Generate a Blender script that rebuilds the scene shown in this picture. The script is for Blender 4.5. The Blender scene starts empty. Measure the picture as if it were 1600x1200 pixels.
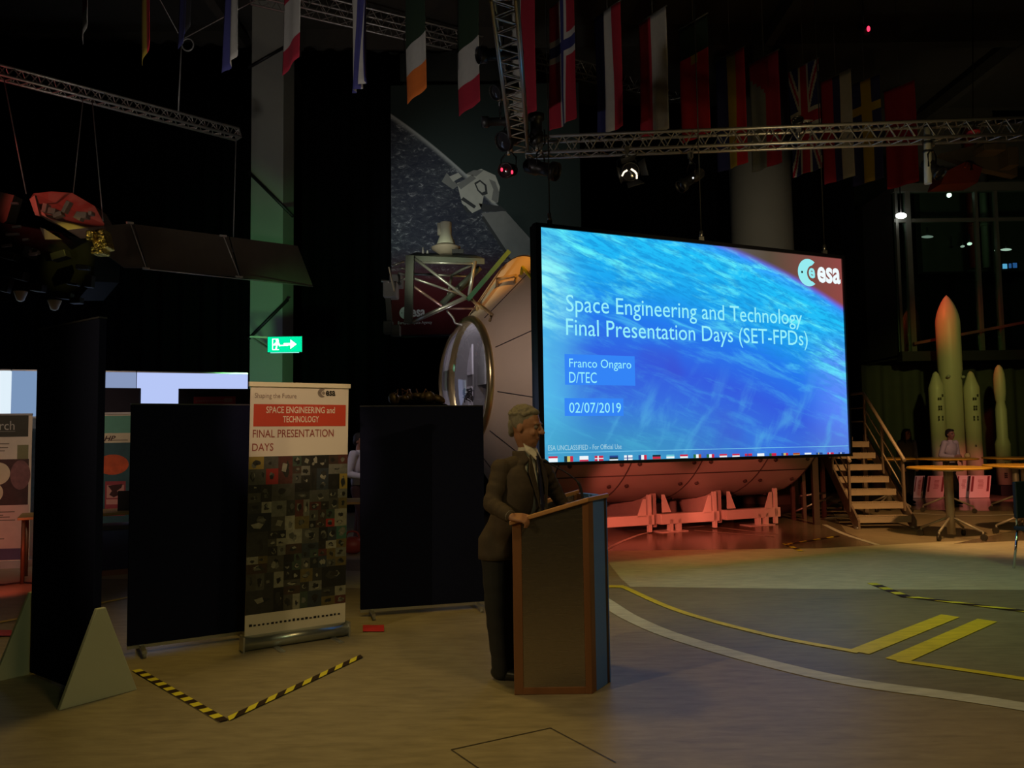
import bpy, bmesh, math, random
from mathutils import Vector, Matrix, Euler
SC = bpy.context.scene
COL = SC.collection
R = math.radians
V = Vector

def S(r, g, b):
    """0-255 sRGB -> linear"""
    return tuple(((c/255)/12.92 if c/255 <= .04045 else ((c/255+.055)/1.055)**2.4) for c in (r, g, b))

# ------------------------------------------------------------------ camera
F_PX, PITCH, ROLL, CAMZ = 1250.0, math.atan(81/1250), 0.014, 1.6
_f = V((0, math.cos(PITCH), math.sin(PITCH)))
_r0 = V((1, 0, 0)); _u0 = V((0, -math.sin(PITCH), math.cos(PITCH)))
_r = _r0*math.cos(ROLL) - _u0*math.sin(ROLL)
_u = _r0*math.sin(ROLL) + _u0*math.cos(ROLL)
CAM = V((0, 0, CAMZ))
cam_d = bpy.data.cameras.new('camera'); cam = bpy.data.objects.new('camera', cam_d); COL.objects.link(cam)
m = Matrix.Identity(4)
for i in range(3):
    m[i][0], m[i][1], m[i][2], m[i][3] = _r[i], _u[i], -_f[i], CAM[i]
cam.matrix_world = m
cam_d.sensor_width = 36; cam_d.lens = F_PX/1600*36; cam_d.clip_end = 200
SC.camera = cam

# ------------------------------------------------------------------ view + world
SC.view_settings.view_transform = 'Standard'; SC.view_settings.look = 'None'
SC.view_settings.gamma = 1; SC.view_settings.use_curve_mapping = False
SC.view_settings.exposure = 0.0
w = bpy.data.worlds.new('world'); SC.world = w; w.use_nodes = True
w.node_tree.nodes['Background'].inputs[0].default_value = (.55, .7, 1, 1)
w.node_tree.nodes['Background'].inputs[1].default_value = 0.004

# ------------------------------------------------------------------ stage lights of the hall, with unseen fill spots added
def spot(name, loc, to, col, power, angle=60, blend=.6, size=.12):
    d = bpy.data.lights.new(name, 'SPOT'); d.energy = power; d.color = col
    d.spot_size = R(angle); d.spot_blend = blend; d.shadow_soft_size = size
    o = bpy.data.objects.new(name, d); COL.objects.link(o)
    o.location = loc; o.rotation_euler = (V(to)-V(loc)).to_track_quat('-Z', 'Y').to_euler()
    return o
YEL = (1, .68, .22)
spot('amber_floor_spot', (-1.8, 6.9, 6.2), (-1.2, 4.2, 0), (1, .66, .13), 245, 95, .8, .45)
spot('warm_floor_fill_spot', (2.6, 2.0, 6.0), (1.2, 4.6, 0), (1, .68, .26), 235, 84, 1, .4)  # warm fill added against the blue the screen throws on the floor
spot('green_floor_spot', (5.4, 4.6, 6.0), (4.8, 7.6, 0), (.66, 1, .28), 210, 70, 1, .3)
spot('amber_mid_floor_spot', (1.5, 6.5, 5.6), (2.8, 9.0, 0), (1, .84, .24), 260, 72, 1, .3)
spot('stair_spot', (5.6, 8.4, 5.4), (7.2, 12.6, .3), (1, .50, .17), 1150, 52, .8)
spot('side_front_spot', (-5.5, .9, 4.3), (2.2, 7.0, 0), (1, .74, .34), 430, 44, .7, .05)
spot('front_fill_spot', (1.2, .4, 4.4), (-2.2, 5.6, .8), (.85, 1, .50), 70, 56, 1, .3)
spot('red_base_spot', (.75, 8.3, 1.15), (2.2, 13.3, .42), (1, .17, .10), 640, 24, .5, .1)
spot('red_base_spot_b', (1.6, 8.6, 1.0), (4.0, 13.9, .42), (1, .17, .10), 640, 22, .5, .1)
spot('red_floor_spot', (2.4, 10.4, 3.6), (2.6, 12.0, 0), (1, .13, .05), 150, 80, 1, .2)
spot('red_board_spot', (11.5, 16.9, .9), (10.9, 19.0, .12), (1, .22, .16), 110, 62, .8)
spot('walker_fill_spot', (8.4, 13.2, 3.4), (9.6, 17.5, 1.25), (1, .62, .5), 150, 19, .8)  # unseen spot added to brighten the walker's shirt
spot('rocket_spot', (7.6, 10.0, 5.5), (11.0, 19.7, 2.8), (.86, .84, .2), 640, 26, .8)
spot('rocket_red_spot', (8.6, 18.6, 6.0), (10.9, 19.7, 4.6), (1, .09, .03), 170, 44, .8)
spot('capsule_amber_spot', (1.3, 9.6, 7.2), (-.12, 13.0, 4.1), (1, .44, .06), 900, 18, .9)
spot('capsule_fill_spot', (-.9, 8.2, 3.4), (.1, 12.6, 2.6), (1, .82, .80), 150, 50, 1)
spot('rack_fill_spot', (-2.6, 9.0, 4.2), (-.9, 12.6, 4.2), (.95, 1, .72), 430, 24, 1)  # unseen spot added to lift the rack and its white antenna
spot('pillar_green_spot', (-3.6, 11.4, 2.6), (-4.9, 16.6, 4.2), (.28, 1, .32), 250, 60, .9)
spot('flag_spot', (-3.0, 6.6, 3.2), (-2.2, 11.0, 7.4), (1, .92, .85), 260, 92, 1)
spot('poster_spot', (-3.2, 12.6, 5.4), (-1.0, 17.0, 6.2), (.85, .95, 1), 260, 62, 1)
spot('craft_red_spot', (-7.6, 8.8, 6.6), (-6.5, 10.8, 5.0), (1, .12, .09), 150, 26, .7, .05)
spot('craft_amber_spot', (-5.2, 8.6, 5.6), (-5.82, 10.3, 4.36), (1, .9, .12), 90, 15, .6, .05)
spot('wing_fill_spot', (-2.0, 7.2, 5.2), (-4.6, 12.3, 4.2), (1, .82, .6), 36, 40, 1, .1)  # dim light added so the solar wing shows
spot('left_truss_fill_spot', (-5.6, 7.4, 3.4), (-5.4, 11.8, 6.5), (1, .86, .66), 60, 60, 1, .1)  # added to brighten the left truss, no lamp stands here
spot('left_truss_red_spot', (-8.4, 9.4, 5.0), (-7.1, 10.6, 6.5), (1, .08, .1), 28, 60, 1, .1)
spot('banner_spot', (-1.2, 3.2, 3.6), (-1.7, 6.1, 2.02), (1, .66, .42), 165, 19, .6, .05)
spot('booth_spot', (-5.4, 6.4, 3.6), (-6.4, 10.8, 1.3), (1, .70, .52), 200, 50, .9)
spot('exhibit_fill_spot', (-.4, 7.6, 3.6), (-1.0, 9.2, 2.0), (1, .75, .4), 12, 30, .8)  # small unseen spot added for glimmers on the exhibit model
spot('visitor_fill_spot', (-2.9, 9.2, 3.6), (-2.25, 11.7, 1.3), (1, .86, .9), 55, 34, .8)  # unseen spot added for the white shirt behind the banner
spot('booth_red_spot', (-5.0, 8.2, .5), (-6.6, 9.6, .0), (1, .13, .07), 30, 80, .8)
spot('truss_spot', (3.5, 7.0, 3.2), (3.4, 10.1, 5.2), (1, .72, .33), 110, 100, 1)
spot('column_fill_spot', (4.6, 13.2, 5.0), (6.0, 18.4, 6.2), (1, .9, .72), 130, 60, 1)  # added dim fill that keeps the column visible
spot('upper_right_fill_spot', (9.5, 14.5, 5.0), (13.5, 22.6, 8.6), (1, .85, .5), 150, 70, 1)  # faint unseen fill added for the upper right wall
# ------------------------------------------------------------------ projection helpers (pixels of the 1600x1200 frame)
def ray(px, py):
    return _r*((px-800)/F_PX) + _u*((600-py)/F_PX) + _f
def A(px, py, d):
    r = ray(px, py); return CAM + r*(d/r.y)
def G(px, py, z=0.0):
    r = ray(px, py); return CAM + r*((z-CAMZ)/r.z)
def AZ(px, d, z):
    """point seen in column px at depth d and height z"""
    lo, hi = -3000.0, 4000.0
    for _ in range(50):
        mid = (lo+hi)/2
        if A(px, mid, d).z > z: lo = mid
        else: hi = mid
    return A(px, lo, d)

# ------------------------------------------------------------------ node / material helpers
class NT:
    def __init__(s, mat):
        mat.use_nodes = True; s.t = mat.node_tree; s.n = s.t.nodes; s.l = s.t.links
        s.n.clear(); s.out = s.n.new('ShaderNodeOutputMaterial')
    def put(s, sock, v):
        if v is None: return
        if isinstance(v, bpy.types.NodeSocket): s.l.new(v, sock)
        elif isinstance(v, (tuple, list)) and len(v) == 3 and sock.type == 'RGBA': sock.default_value = (*v, 1)
        else: sock.default_value = v
    def math(s, op, a, b=None, c=None, clamp=False):
        n = s.n.new('ShaderNodeMath'); n.operation = op; n.use_clamp = clamp
        s.put(n.inputs[0], a); s.put(n.inputs[1], b); s.put(n.inputs[2], c); return n.outputs[0]
    def mix(s, f, a, b, bt='MIX'):
        n = s.n.new('ShaderNodeMix'); n.data_type = 'RGBA'; n.blend_type = bt
        s.put(n.inputs[0], f); s.put(n.inputs[6], a); s.put(n.inputs[7], b); return n.outputs[2]
    def uv(s):
        return s.n.new('ShaderNodeTexCoord').outputs['UV']
    def obj(s):
        return s.n.new('ShaderNodeTexCoord').outputs['Object']
    def sep(s, v):
        n = s.n.new('ShaderNodeSeparateXYZ'); s.l.new(v, n.inputs[0]); return n.outputs
    def comb(s, x, y, z=0.0):
        n = s.n.new('ShaderNodeCombineXYZ'); s.put(n.inputs[0], x); s.put(n.inputs[1], y); s.put(n.inputs[2], z); return n.outputs[0]
    def map(s, v, scale=(1, 1, 1), rot=(0, 0, 0), loc=(0, 0, 0)):
        n = s.n.new('ShaderNodeMapping'); s.l.new(v, n.inputs[0])
        n.inputs['Scale'].default_value = scale; n.inputs['Rotation'].default_value = rot; n.inputs['Location'].default_value = loc
        return n.outputs[0]
    def noise(s, v, scale, detail=4, rough=.55, dist=0.0):
        n = s.n.new('ShaderNodeTexNoise'); s.l.new(v, n.inputs['Vector'])
        n.inputs['Scale'].default_value = scale; n.inputs['Detail'].default_value = detail
        n.inputs['Roughness'].default_value = rough; n.inputs['Distortion'].default_value = dist
        return n.outputs['Fac']
    def step(s, x, a, b):
        n = s.n.new('ShaderNodeMapRange'); n.interpolation_type = 'SMOOTHSTEP'
        s.put(n.inputs['Value'], x); n.inputs['From Min'].default_value = a; n.inputs['From Max'].default_value = b
        return n.outputs[0]
    def ramp(s, f, stops):
        n = s.n.new('ShaderNodeValToRGB'); s.l.new(f, n.inputs[0]); e = n.color_ramp.elements
        while len(e) < len(stops): e.new(.5)
        for i, (p, c) in enumerate(stops): e[i].position = p; e[i].color = (*c, 1)
        return n.outputs[0]
    def bsdf(s, **kw):
        b = s.n.new('ShaderNodeBsdfPrincipled')
        for k, v in kw.items(): s.put(b.inputs[k.replace('_', ' ')], v)
        s.l.new(b.outputs[0], s.out.inputs[0]); return b
    def emit(s, col, strength=1.0):
        b = s.n.new('ShaderNodeEmission'); s.put(b.inputs[0], col); s.put(b.inputs[1], strength)
        s.l.new(b.outputs[0], s.out.inputs[0]); return b
    def bump(s, h, strength=.3, dist=.01):
        n = s.n.new('ShaderNodeBump'); s.l.new(h, n.inputs['Height'])
        n.inputs['Strength'].default_value = strength; n.inputs['Distance'].default_value = dist; return n.outputs[0]

MATS = {}
def mat(name, col, rough=.6, metal=0.0, var=.18, scale=6.0, bump=0.0, spec=.5, stretch=(1, 1, 1)):
    if name in MATS: return MATS[name]
    m = bpy.data.materials.new(name); t = NT(m)
    ob = t.map(t.obj(), scale=stretch)
    n = t.noise(ob, scale, 5)
    lo = tuple(c*(1-var) for c in col); hi = tuple(min(1, c*(1+var)) for c in col)
    c = t.mix(n, lo, hi)
    kw = dict(Base_Color=c, Roughness=rough, Metallic=metal, Specular_IOR_Level=spec)
    if bump: kw['Normal'] = t.bump(t.noise(ob, scale*6, 3), bump)
    t.bsdf(**kw); MATS[name] = m; return m
def glow(name, col, strength):
    if name in MATS: return MATS[name]
    m = bpy.data.materials.new(name); NT(m).emit(col, strength); MATS[name] = m; return m
def glass(name, col=(1, 1, 1), rough=.05, alpha=.12):
    if name in MATS: return MATS[name]
    m = bpy.data.materials.new(name); t = NT(m)
    g = t.n.new('ShaderNodeBsdfGlossy'); g.inputs[1].default_value = rough; g.inputs[0].default_value = (*col, 1)
    tr = t.n.new('ShaderNodeBsdfTransparent'); tr.inputs[0].default_value = (*[.9*c for c in col], 1)
    fr = t.n.new('ShaderNodeLayerWeight'); fr.inputs[0].default_value = .25
    f = t.math('MULTIPLY_ADD', fr.outputs['Fresnel'], .8, alpha, True)
    mx = t.n.new('ShaderNodeMixShader'); t.l.new(f, mx.inputs[0]); t.l.new(tr.outputs[0], mx.inputs[1]); t.l.new(g.outputs[0], mx.inputs[2])
    t.l.new(mx.outputs[0], t.out.inputs[0]); MATS[name] = m; return m

# ------------------------------------------------------------------ mesh helpers
def basis(z, up=V((0, 0, 1))):
    z = V(z).normalized()
    x = up.cross(z)
    if x.length < 1e-4: x = V((1, 0, 0)).cross(z) if abs(z.x) < .9 else V((0, 1, 0)).cross(z)
    x.normalize(); y = z.cross(x)
    return Matrix((x, y, z)).transposed()
class MB:
    def __init__(s): s.bm = bmesh.new(); s.mi = 0; s.sm = False
    def face(s, vs, smooth=None):
        try: f = s.bm.faces.new(vs)
        except ValueError: return None
        f.material_index = s.mi; f.smooth = s.sm if smooth is None else smooth; return f
    def poly(s, pts): return s.face([s.bm.verts.new(V(p)) for p in pts])
    def box(s, c, size, rot=None):
        c = V(c); h = V(size)/2; vs = []
        for i in range(8):
            p = V((h.x*(1 if i & 1 else -1), h.y*(1 if i & 2 else -1), h.z*(1 if i & 4 else -1)))
            if rot is not None: p = rot @ p
            vs.append(s.bm.verts.new(c+p))
        for q in ((0, 2, 3, 1), (4, 5, 7, 6), (0, 1, 5, 4), (2, 6, 7, 3), (0, 4, 6, 2), (1, 3, 7, 5)): s.face([vs[i] for i in q], False)
    def bar(s, a, b, wd, ht, up=V((0, 0, 1))):
        a, b = V(a), V(b); L = (b-a).length
        s.box((a+b)/2, (wd, ht, L), basis(b-a, up))
    def prism(s, pts, vec):
        vec = V(vec); a = [s.bm.verts.new(V(p)) for p in pts]; b = [s.bm.verts.new(V(p)+vec) for p in pts]
        n = len(a); s.face(a[::-1], False); s.face(b, False)
        for i in range(n): s.face([a[i], a[(i+1) % n], b[(i+1) % n], b[i]], False)
    def rings(s, rings, cap=True, closed=True):
        R_ = [[s.bm.verts.new(V(p)) for p in r] for r in rings]; n = len(R_[0])
        for a, b in zip(R_, R_[1:]):
            for i in range(n if closed else n-1): s.face([a[i], a[(i+1) % n], b[(i+1) % n], b[i]], True)
        if cap: s.face(R_[0][::-1], False); s.face(R_[-1], False)
    def tube(s, pts, r, n=8, cap=True):
        pts = [V(p) for p in pts]; rs = r if isinstance(r, (list, tuple)) else [r]*len(pts); out = []
        for i, p in enumerate(pts):
            d = (pts[min(i+1, len(pts)-1)]-pts[max(i-1, 0)])
            B = basis(d) if i == 0 else basis(d)
            out.append([p + B @ V((math.cos(2*math.pi*k/n)*rs[i], math.sin(2*math.pi*k/n)*rs[i], 0)) for k in range(n)])
        s.rings(out, cap)
    def cyl(s, a, b, r, r2=None, n=14, cap=True): s.tube([a, b], [r, r if r2 is None else r2], n, cap)
    def lathe(s, prof, M=Matrix.Identity(4), n=32, cap=True):
        s.rings([[M @ V((math.cos(2*math.pi*k/n)*r, math.sin(2*math.pi*k/n)*r, z)) for k in range(n)] for r, z in prof], cap)
    def ell(s, c, rad, rot=None, n=20, m_=12):
        c = V(c); rad = V(rad) if not isinstance(rad, (int, float)) else V((rad, rad, rad)); rs = []
        for j in range(1, m_):
            t = math.pi*j/m_; q = []
            for k in range(n):
                a = 2*math.pi*k/n; p = V((rad.x*math.sin(t)*math.cos(a), rad.y*math.sin(t)*math.sin(a), -rad.z*math.cos(t)))
                q.append(c + (rot @ p if rot is not None else p))
            rs.append(q)
        s.rings(rs, True)
    def cap(s, a, b, ra, rb, n=14):
        s.tube([a, b], [ra, rb], n); s.ell(a, ra, None, n, 8); s.ell(b, rb, None, n, 8)
    def chain(s, pts, rs, n=14):
        for i in range(len(pts)-1): s.cap(pts[i], pts[i+1], rs[i], rs[i+1], n)
    def grid(s, fn, nu, nv, col=None, thick=None):
        vs = [[s.bm.verts.new(V(fn(i/nu, j/nv))) for i in range(nu+1)] for j in range(nv+1)]
        for j in range(nv):
            for i in range(nu):
                f = s.face([vs[j][i], vs[j][i+1], vs[j+1][i+1], vs[j+1][i]], True)
                if col and f: f.material_index = col((i+.5)/nu, (j+.5)/nv)
    def build(s, name, mats, parent=None, world=False, bevel=0, solid=0, uv=None, recalc=True, voxel=0, smooth_it=0):
        if recalc: bmesh.ops.recalc_face_normals(s.bm, faces=s.bm.faces)
        me = bpy.data.meshes.new(name)
        if uv:
            L = s.bm.loops.layers.uv.new('UVMap')
            for f in s.bm.faces:
                for l in f.loops: l[L].uv = uv(l.vert.co)
        s.bm.to_mesh(me); s.bm.free()
        for m_ in (mats if isinstance(mats, (list, tuple)) else [mats]): me.materials.append(m_)
        o = bpy.data.objects.new(name, me); COL.objects.link(o)
        if voxel:
            md = o.modifiers.new('remesh', 'REMESH'); md.mode = 'VOXEL'; md.voxel_size = voxel; md.use_smooth_shade = True
            if smooth_it:
                sm = o.modifiers.new('smooth', 'SMOOTH'); sm.factor = .5; sm.iterations = smooth_it
            dg = bpy.context.evaluated_depsgraph_get(); me2 = bpy.data.meshes.new_from_object(o.evaluated_get(dg))
            o.modifiers.clear(); o.data = me2; me2.name = name
            for p in me2.polygons: p.use_smooth = True
        if bevel:
            b = o.modifiers.new('bevel', 'BEVEL'); b.width = bevel; b.segments = 2; b.limit_method = 'ANGLE'; b.angle_limit = R(40)
        if solid:
            b = o.modifiers.new('solid', 'SOLIDIFY'); b.thickness = solid; b.offset = 0
        if parent is not None:
            o.parent = parent
            if world:
                top = parent; mw = Matrix.Identity(4)
                chainp = []
                while top is not None: chainp.append(top); top = top.parent
                for q in reversed(chainp): mw = mw @ q.matrix_parent_inverse @ Matrix.LocRotScale(q.location, q.rotation_euler, q.scale)
                o.matrix_parent_inverse = mw.inverted()
        return o
def tag(o, label, cat, group=None, kind=None):
    if label: o['label'] = label
    if cat: o['category'] = cat
    if group: o['group'] = group
    if kind: o['kind'] = kind
    return o
def thing(name, label, cat, loc=(0, 0, 0), rz=0.0, group=None):
    o = bpy.data.objects.new(name, None); COL.objects.link(o); o.empty_display_size = .1
    o.location = V(loc); o.rotation_euler = (0, 0, rz); return tag(o, label, cat, group)
def struct(name, mb, mats, **kw):
    o = mb.build(name, mats, **kw); o['kind'] = 'structure'; return o
def copy_tree(o, parent=None):
    c = o.copy(); COL.objects.link(c)
    if parent is not None: c.parent = parent
    for ch in list(o.children): copy_tree(ch, c)
    return c
class Frame:
    """a flat face in the hall: origin, unit right, unit up, normal towards the viewer"""
    def __init__(s, o, ux, uz):
        s.o = V(o); s.x = V(ux).normalized(); s.z = V(uz).normalized(); s.n = s.x.cross(s.z)
    def pt(s, u, v, off=0.0): return s.o + s.x*u + s.z*v + s.n*off
    def px(s, px, py):
        r = ray(px, py); t = (s.o-CAM).dot(s.n)/r.dot(s.n); p = CAM+r*t-s.o
        g = s.x.dot(s.z); a, b = p.dot(s.x), p.dot(s.z); k = 1-g*g
        return (a-g*b)/k, (b-g*a)/k
def rect(mb, fr, u0, u1, v0, v1, off=.003, th=0):
    q = [fr.pt(u0, v0, off), fr.pt(u1, v0, off), fr.pt(u1, v1, off), fr.pt(u0, v1, off)]
    if th: mb.prism(q, fr.n*th)
    else: mb.poly(q)
def disc(mb, fr, u, v, ru, rv=None, off=.003, n=28, a0=0.0, a1=None):
    rv = ru if rv is None else rv
    mb.poly([fr.pt(u+ru*math.cos(2*math.pi*k/n), v+rv*math.sin(2*math.pi*k/n), off) for k in range(n)])
def text(body, fr, u0, u1, v0, v1, m_, parent, name, off=.004, bold=0.0, shear=0.0):
    cu = bpy.data.curves.new('txt', 'FONT'); cu.body = body; cu.offset = bold; cu.resolution_u = 3; cu.shear = shear
    ob = bpy.data.objects.new('txt', cu); COL.objects.link(ob)
    dg = bpy.context.evaluated_depsgraph_get(); me = bpy.data.meshes.new_from_object(ob.evaluated_get(dg))
    bpy.data.objects.remove(ob); bpy.data.curves.remove(cu)
    xs = [v.co.x for v in me.vertices]; ys = [v.co.y for v in me.vertices]
    x0, x1, y0, y1 = min(xs), max(xs), min(ys), max(ys)
    for v in me.vertices:
        v.co = fr.pt(u0+(v.co.x-x0)/(x1-x0)*(u1-u0), v0+(v.co.y-y0)/(y1-y0)*(v1-v0), off)
    me.materials.clear(); me.materials.append(m_); me.name = name
    o = bpy.data.objects.new(name, me); COL.objects.link(o)
    if parent is not None:
        o.parent = parent; o.matrix_parent_inverse = Matrix.LocRotScale(parent.location, parent.rotation_euler, V((1, 1, 1))).inverted()
    return o
def tpx(body, fr, l, t, b, r, m_, parent, name, **kw):
    """text whose box runs, in the photo, from (l,t)/(l,b) to column r"""
    u0, v1 = fr.px(l, t); v0 = fr.px(l, b)[1]; u1 = fr.px(r, (t+b)/2)[0]
    return text(body, fr, u0, u1, v0, v1, m_, parent, name, **kw)
def emblem(fr, u, v, h, parent, cd, ct, off=.004):
    """crescent disc with a small e, then the letters esa; h = disc diameter"""
    r = h/2; mb = MB()
    n = 40; pts = []
    a0 = R(52)
    outer = [(u+r*math.cos(a), v+r*math.sin(a)) for a in [a0+(2*math.pi-R(104))*k/30 for k in range(31)]]
    c2 = (u+.46*r, v-.04*r); r2 = .60*r
    b0 = R(100); inner = [(c2[0]+r2*math.cos(a), c2[1]+r2*math.sin(a)) for a in [R(260)-(R(160))*k/20 for k in range(21)]]
    for p in outer+inner: pts.append(fr.pt(p[0], p[1], off))
    mb.poly(pts); o = mb.build('emblem', cd, parent, True)
    text('e', fr, u+.02*r, u+.62*r, v-.40*r, v+.36*r, cd, parent, 'emblem_letter', off, .03)
    text('esa', fr, u+.84*r, u+3.1*r, v-.66*r, v+.52*r, ct, parent, 'emblem_lettering', off, .03)
    dm = MB(); k = .09*r
    disc(dm, fr, u-.62*r, v, k, None, off+.002, 8); dm.build('emblem_dot', MATS['ink'], parent, True)
def ang(p, q): return math.atan2(q[1]-p[1], q[0]-p[0])

# shared materials
ALU = mat('aluminium', (.55, .55, .55), .38, .85, .1, 20)
BLACKM = mat('black_metal', (.02, .02, .021), .42, .3, .3, 14)
STEEL = mat('steel', (.42, .42, .41), .35, .9, .15, 16)
INK = mat('ink', (.012, .012, .016), .6)
CABLE = mat('cable_grey', (.3, .3, .3), .5, .5)
WHITE = mat('white_paint', (.78, .77, .74), .5, 0, .06, 5)
WOOD = mat('lectern_wood', (.20, .085, .04), .4, 0, .35, 9, stretch=(1, 1, .12))
BLKCLOTH = mat('black_cloth', (.012, .012, .016), .95, 0, .3, 22, .3, .15)
NAVY = mat('navy_felt', (.012, .014, .036), 1.0, 0, .25, 60, .2, .0)
# ================================================================== THE SETTING
def catmull(pts, n=10):
    P = [V(p) for p in pts]; P = [P[0]*2-P[1]]+P+[P[-1]*2-P[-2]]; out = []
    for i in range(1, len(P)-2):
        for k in range(n):
            t = k/n; a, b, c, d = P[i-1], P[i], P[i+1], P[i+2]
            out.append(.5*((2*b)+(c-a)*t+(2*a-5*b+4*c-d)*t*t+(3*b-a-3*c+d)*t**3))
    out.append(P[-2]); return out
def strip(mb, pts, wd, z):
    pts = [V((p.x, p.y, 0)) for p in pts]; L = []; Rr = []
    for i, p in enumerate(pts):
        d = pts[min(i+1, len(pts)-1)]-pts[max(i-1, 0)]; n = V((-d.y, d.x, 0)).normalized()*wd/2
        L.append(V((p.x+n.x, p.y+n.y, z))); Rr.append(V((p.x-n.x, p.y-n.y, z)))
    vl = [mb.bm.verts.new(p) for p in L]; vr = [mb.bm.verts.new(p) for p in Rr]
    for i in range(len(pts)-1): mb.face([vr[i], vr[i+1], vl[i+1], vl[i]], False)
def vinyl(name, col, rough=.42):
    m_ = bpy.data.materials.new(name); t = NT(m_); o = t.obj()
    a = t.noise(t.map(o, scale=(1.2, 5, 1)), 3.2, 8, .65, .3); b = t.noise(o, 1.1, 4)
    f = t.math('ADD', t.math('MULTIPLY', a, .7), t.math('MULTIPLY', b, .3))
    c = t.ramp(f, [(.3, tuple(k*.68 for k in col)), (.5, col), (.7, tuple(min(1, k*1.28) for k in col))])
    t.bsdf(Base_Color=c, Roughness=rough, Specular_IOR_Level=.30); return m_
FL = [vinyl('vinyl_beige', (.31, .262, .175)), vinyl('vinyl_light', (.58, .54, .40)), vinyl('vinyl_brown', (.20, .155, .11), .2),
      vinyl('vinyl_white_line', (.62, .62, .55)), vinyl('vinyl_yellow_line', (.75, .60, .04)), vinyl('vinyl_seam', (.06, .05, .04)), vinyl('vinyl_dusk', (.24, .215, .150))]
mb = MB(); mb.poly([(-16, -4, 0), (17, -4, 0), (17, 27, 0), (-16, 27, 0)])
# darker field inside the big circle, light band, brown field beyond
arcw = [G(*p) for p in ((700, 840), (860, 885), (940, 937), (990, 968), (1080, 1003), (1300, 1060), (1600, 1105))]
arc = catmull(arcw+[V((4.6, 3.35, 0)), V((6.4, 2.6, 0))])
mb.mi = 6
inner = [V((p.x, p.y, .001)) for p in arc[18:]] + [V((13, 2.6, .001)), V((13, 8.25, .001)), V((.4, 8.45, .001))]
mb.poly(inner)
mb.mi = 1
def gz(L, z): return [V((G(*p).x, G(*p).y, z)) for p in L]
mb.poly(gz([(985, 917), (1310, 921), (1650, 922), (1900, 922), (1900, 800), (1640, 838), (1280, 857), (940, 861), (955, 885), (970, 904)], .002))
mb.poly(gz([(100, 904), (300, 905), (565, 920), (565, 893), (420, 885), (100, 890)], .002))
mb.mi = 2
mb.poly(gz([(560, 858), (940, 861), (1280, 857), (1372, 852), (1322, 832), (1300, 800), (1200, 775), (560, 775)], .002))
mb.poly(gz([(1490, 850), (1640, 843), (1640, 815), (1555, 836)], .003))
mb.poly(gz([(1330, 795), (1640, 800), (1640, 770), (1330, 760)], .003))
mb.mi = 3
strip(mb, arc, .165, .004)
strip(mb, catmull([G(942, 862), G(975, 845), G(1020, 831), G(1100, 822)]), .06, .005)
strip(mb, [G(1085, 829), G(1210, 839)], .05, .005); strip(mb, [G(1110, 823), G(1215, 835)], .05, .005)
strip(mb, catmull([G(1288, 820), G(1320, 835), G(1372, 852)]), .08, .005)
strip(mb, catmull([G(1420, 802), G(1520, 806), G(1640, 802)]), .12, .005)
mb.mi = 4
strip(mb, [G(930, 917), G(975, 917)], .12, .006)
strip(mb, catmull([G(972, 917), G(1060, 955), G(1200, 993), G(1342, 1020)]), .075, .0065)
strip(mb, [G(1342, 1020), G(1485, 963)], .15, .006)
strip(mb, [G(1400, 1033), G(1543, 970)], .15, .006)
strip(mb, catmull([G(1402, 1033), G(1500, 1047), G(1600, 1062), G(1760, 1088)]), .075, .0065)
strip(mb, catmull([G(-120, 1000), G(0, 973), G(110, 952), G(205, 933), G(330, 905)]), .07, .006)
mb.mi = 5
for a, b in (((705, 1172), (768, 1215)), ((705, 1172), (860, 1138)), ((860, 1138), (962, 1192))): strip(mb, [G(*a), G(*b)], .008, .003)
struct('floor', mb, FL, recalc=False)
CONC = mat('dark_concrete', (.085, .078, .065), .9, 0, .2, 2)
DARKW = mat('dark_wall', (.02, .02, .02), .95, 0, .2, 1)
mb = MB(); mb.box((.5, 27.1, 5.5), (33, .2, 11)); struct('wall_back', mb, DARKW)
mb = MB(); mb.box((-16.1, 11.5, 5.5), (.2, 31, 11)); struct('wall_left', mb, DARKW)
mb = MB(); mb.box((17.1, 11.5, 5.5), (.2, 31, 11)); struct('wall_right', mb, CONC)
mb = MB(); mb.box((.5, -4.1, 5.5), (33, .2, 11)); struct('wall_front', mb, DARKW)
mb = MB(); mb.box((.5, 11.5, 11.1), (33.4, 31.4, .2))
for y in (3, 8, 13, 18, 23): mb.box((.5, y, 10.75), (33, .3, .5))
for x in (-12, -6, 0, 6, 12): mb.box((x, 11.5, 10.6), (.2, 31, .3))
struct('ceiling', mb, mat('ceiling_paint', (.06, .055, .045), .9))
# concrete wall panel, upper right, with two pipes
mb = MB(); c0 = A(1452, 300, 22.5); mb.box(((c0.x+16.9)/2, 23.2, 8.6), (16.9-c0.x, .3, 4.8)); mb.box(((c0.x+16.9)/2+1.2, 23.0, 9.9), (3, .3, 2)); struct('wall_right_upper', mb, CONC)
for px, c, nm, lb in ((1521, (.25, .02, .02), 'red_pipe', 'dark red vertical pipe on the upper right wall'), (1540, (.3, .3, .27), 'grey_pipe', 'pale grey vertical pipe right of the red pipe')):
    p = AZ(px, 22.6, 7.0); mb = MB(); mb.cyl((p.x, p.y, 6.2), (p.x, p.y, 10.3), .14 if px < 1530 else .11)
    for z in (7.4, 9.2): mb.cyl((p.x, p.y, z), (p.x, p.y, z+.08), .18)
    tag(mb.build('pipe', mat(nm, c, .5)), lb, 'pipe')
# big round column behind the screen
p = AZ(1198, 18.5, 3); mb = MB(); mb.lathe([(.70, 0), (.70, 11)], Matrix.Translation((p.x, p.y, 0)), 40)
tag(struct('column', mb, mat('column_paint', (.17, .16, .125), .85, 0, .1, 2)), 'wide round beige column rising behind the big screen', 'column')
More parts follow.
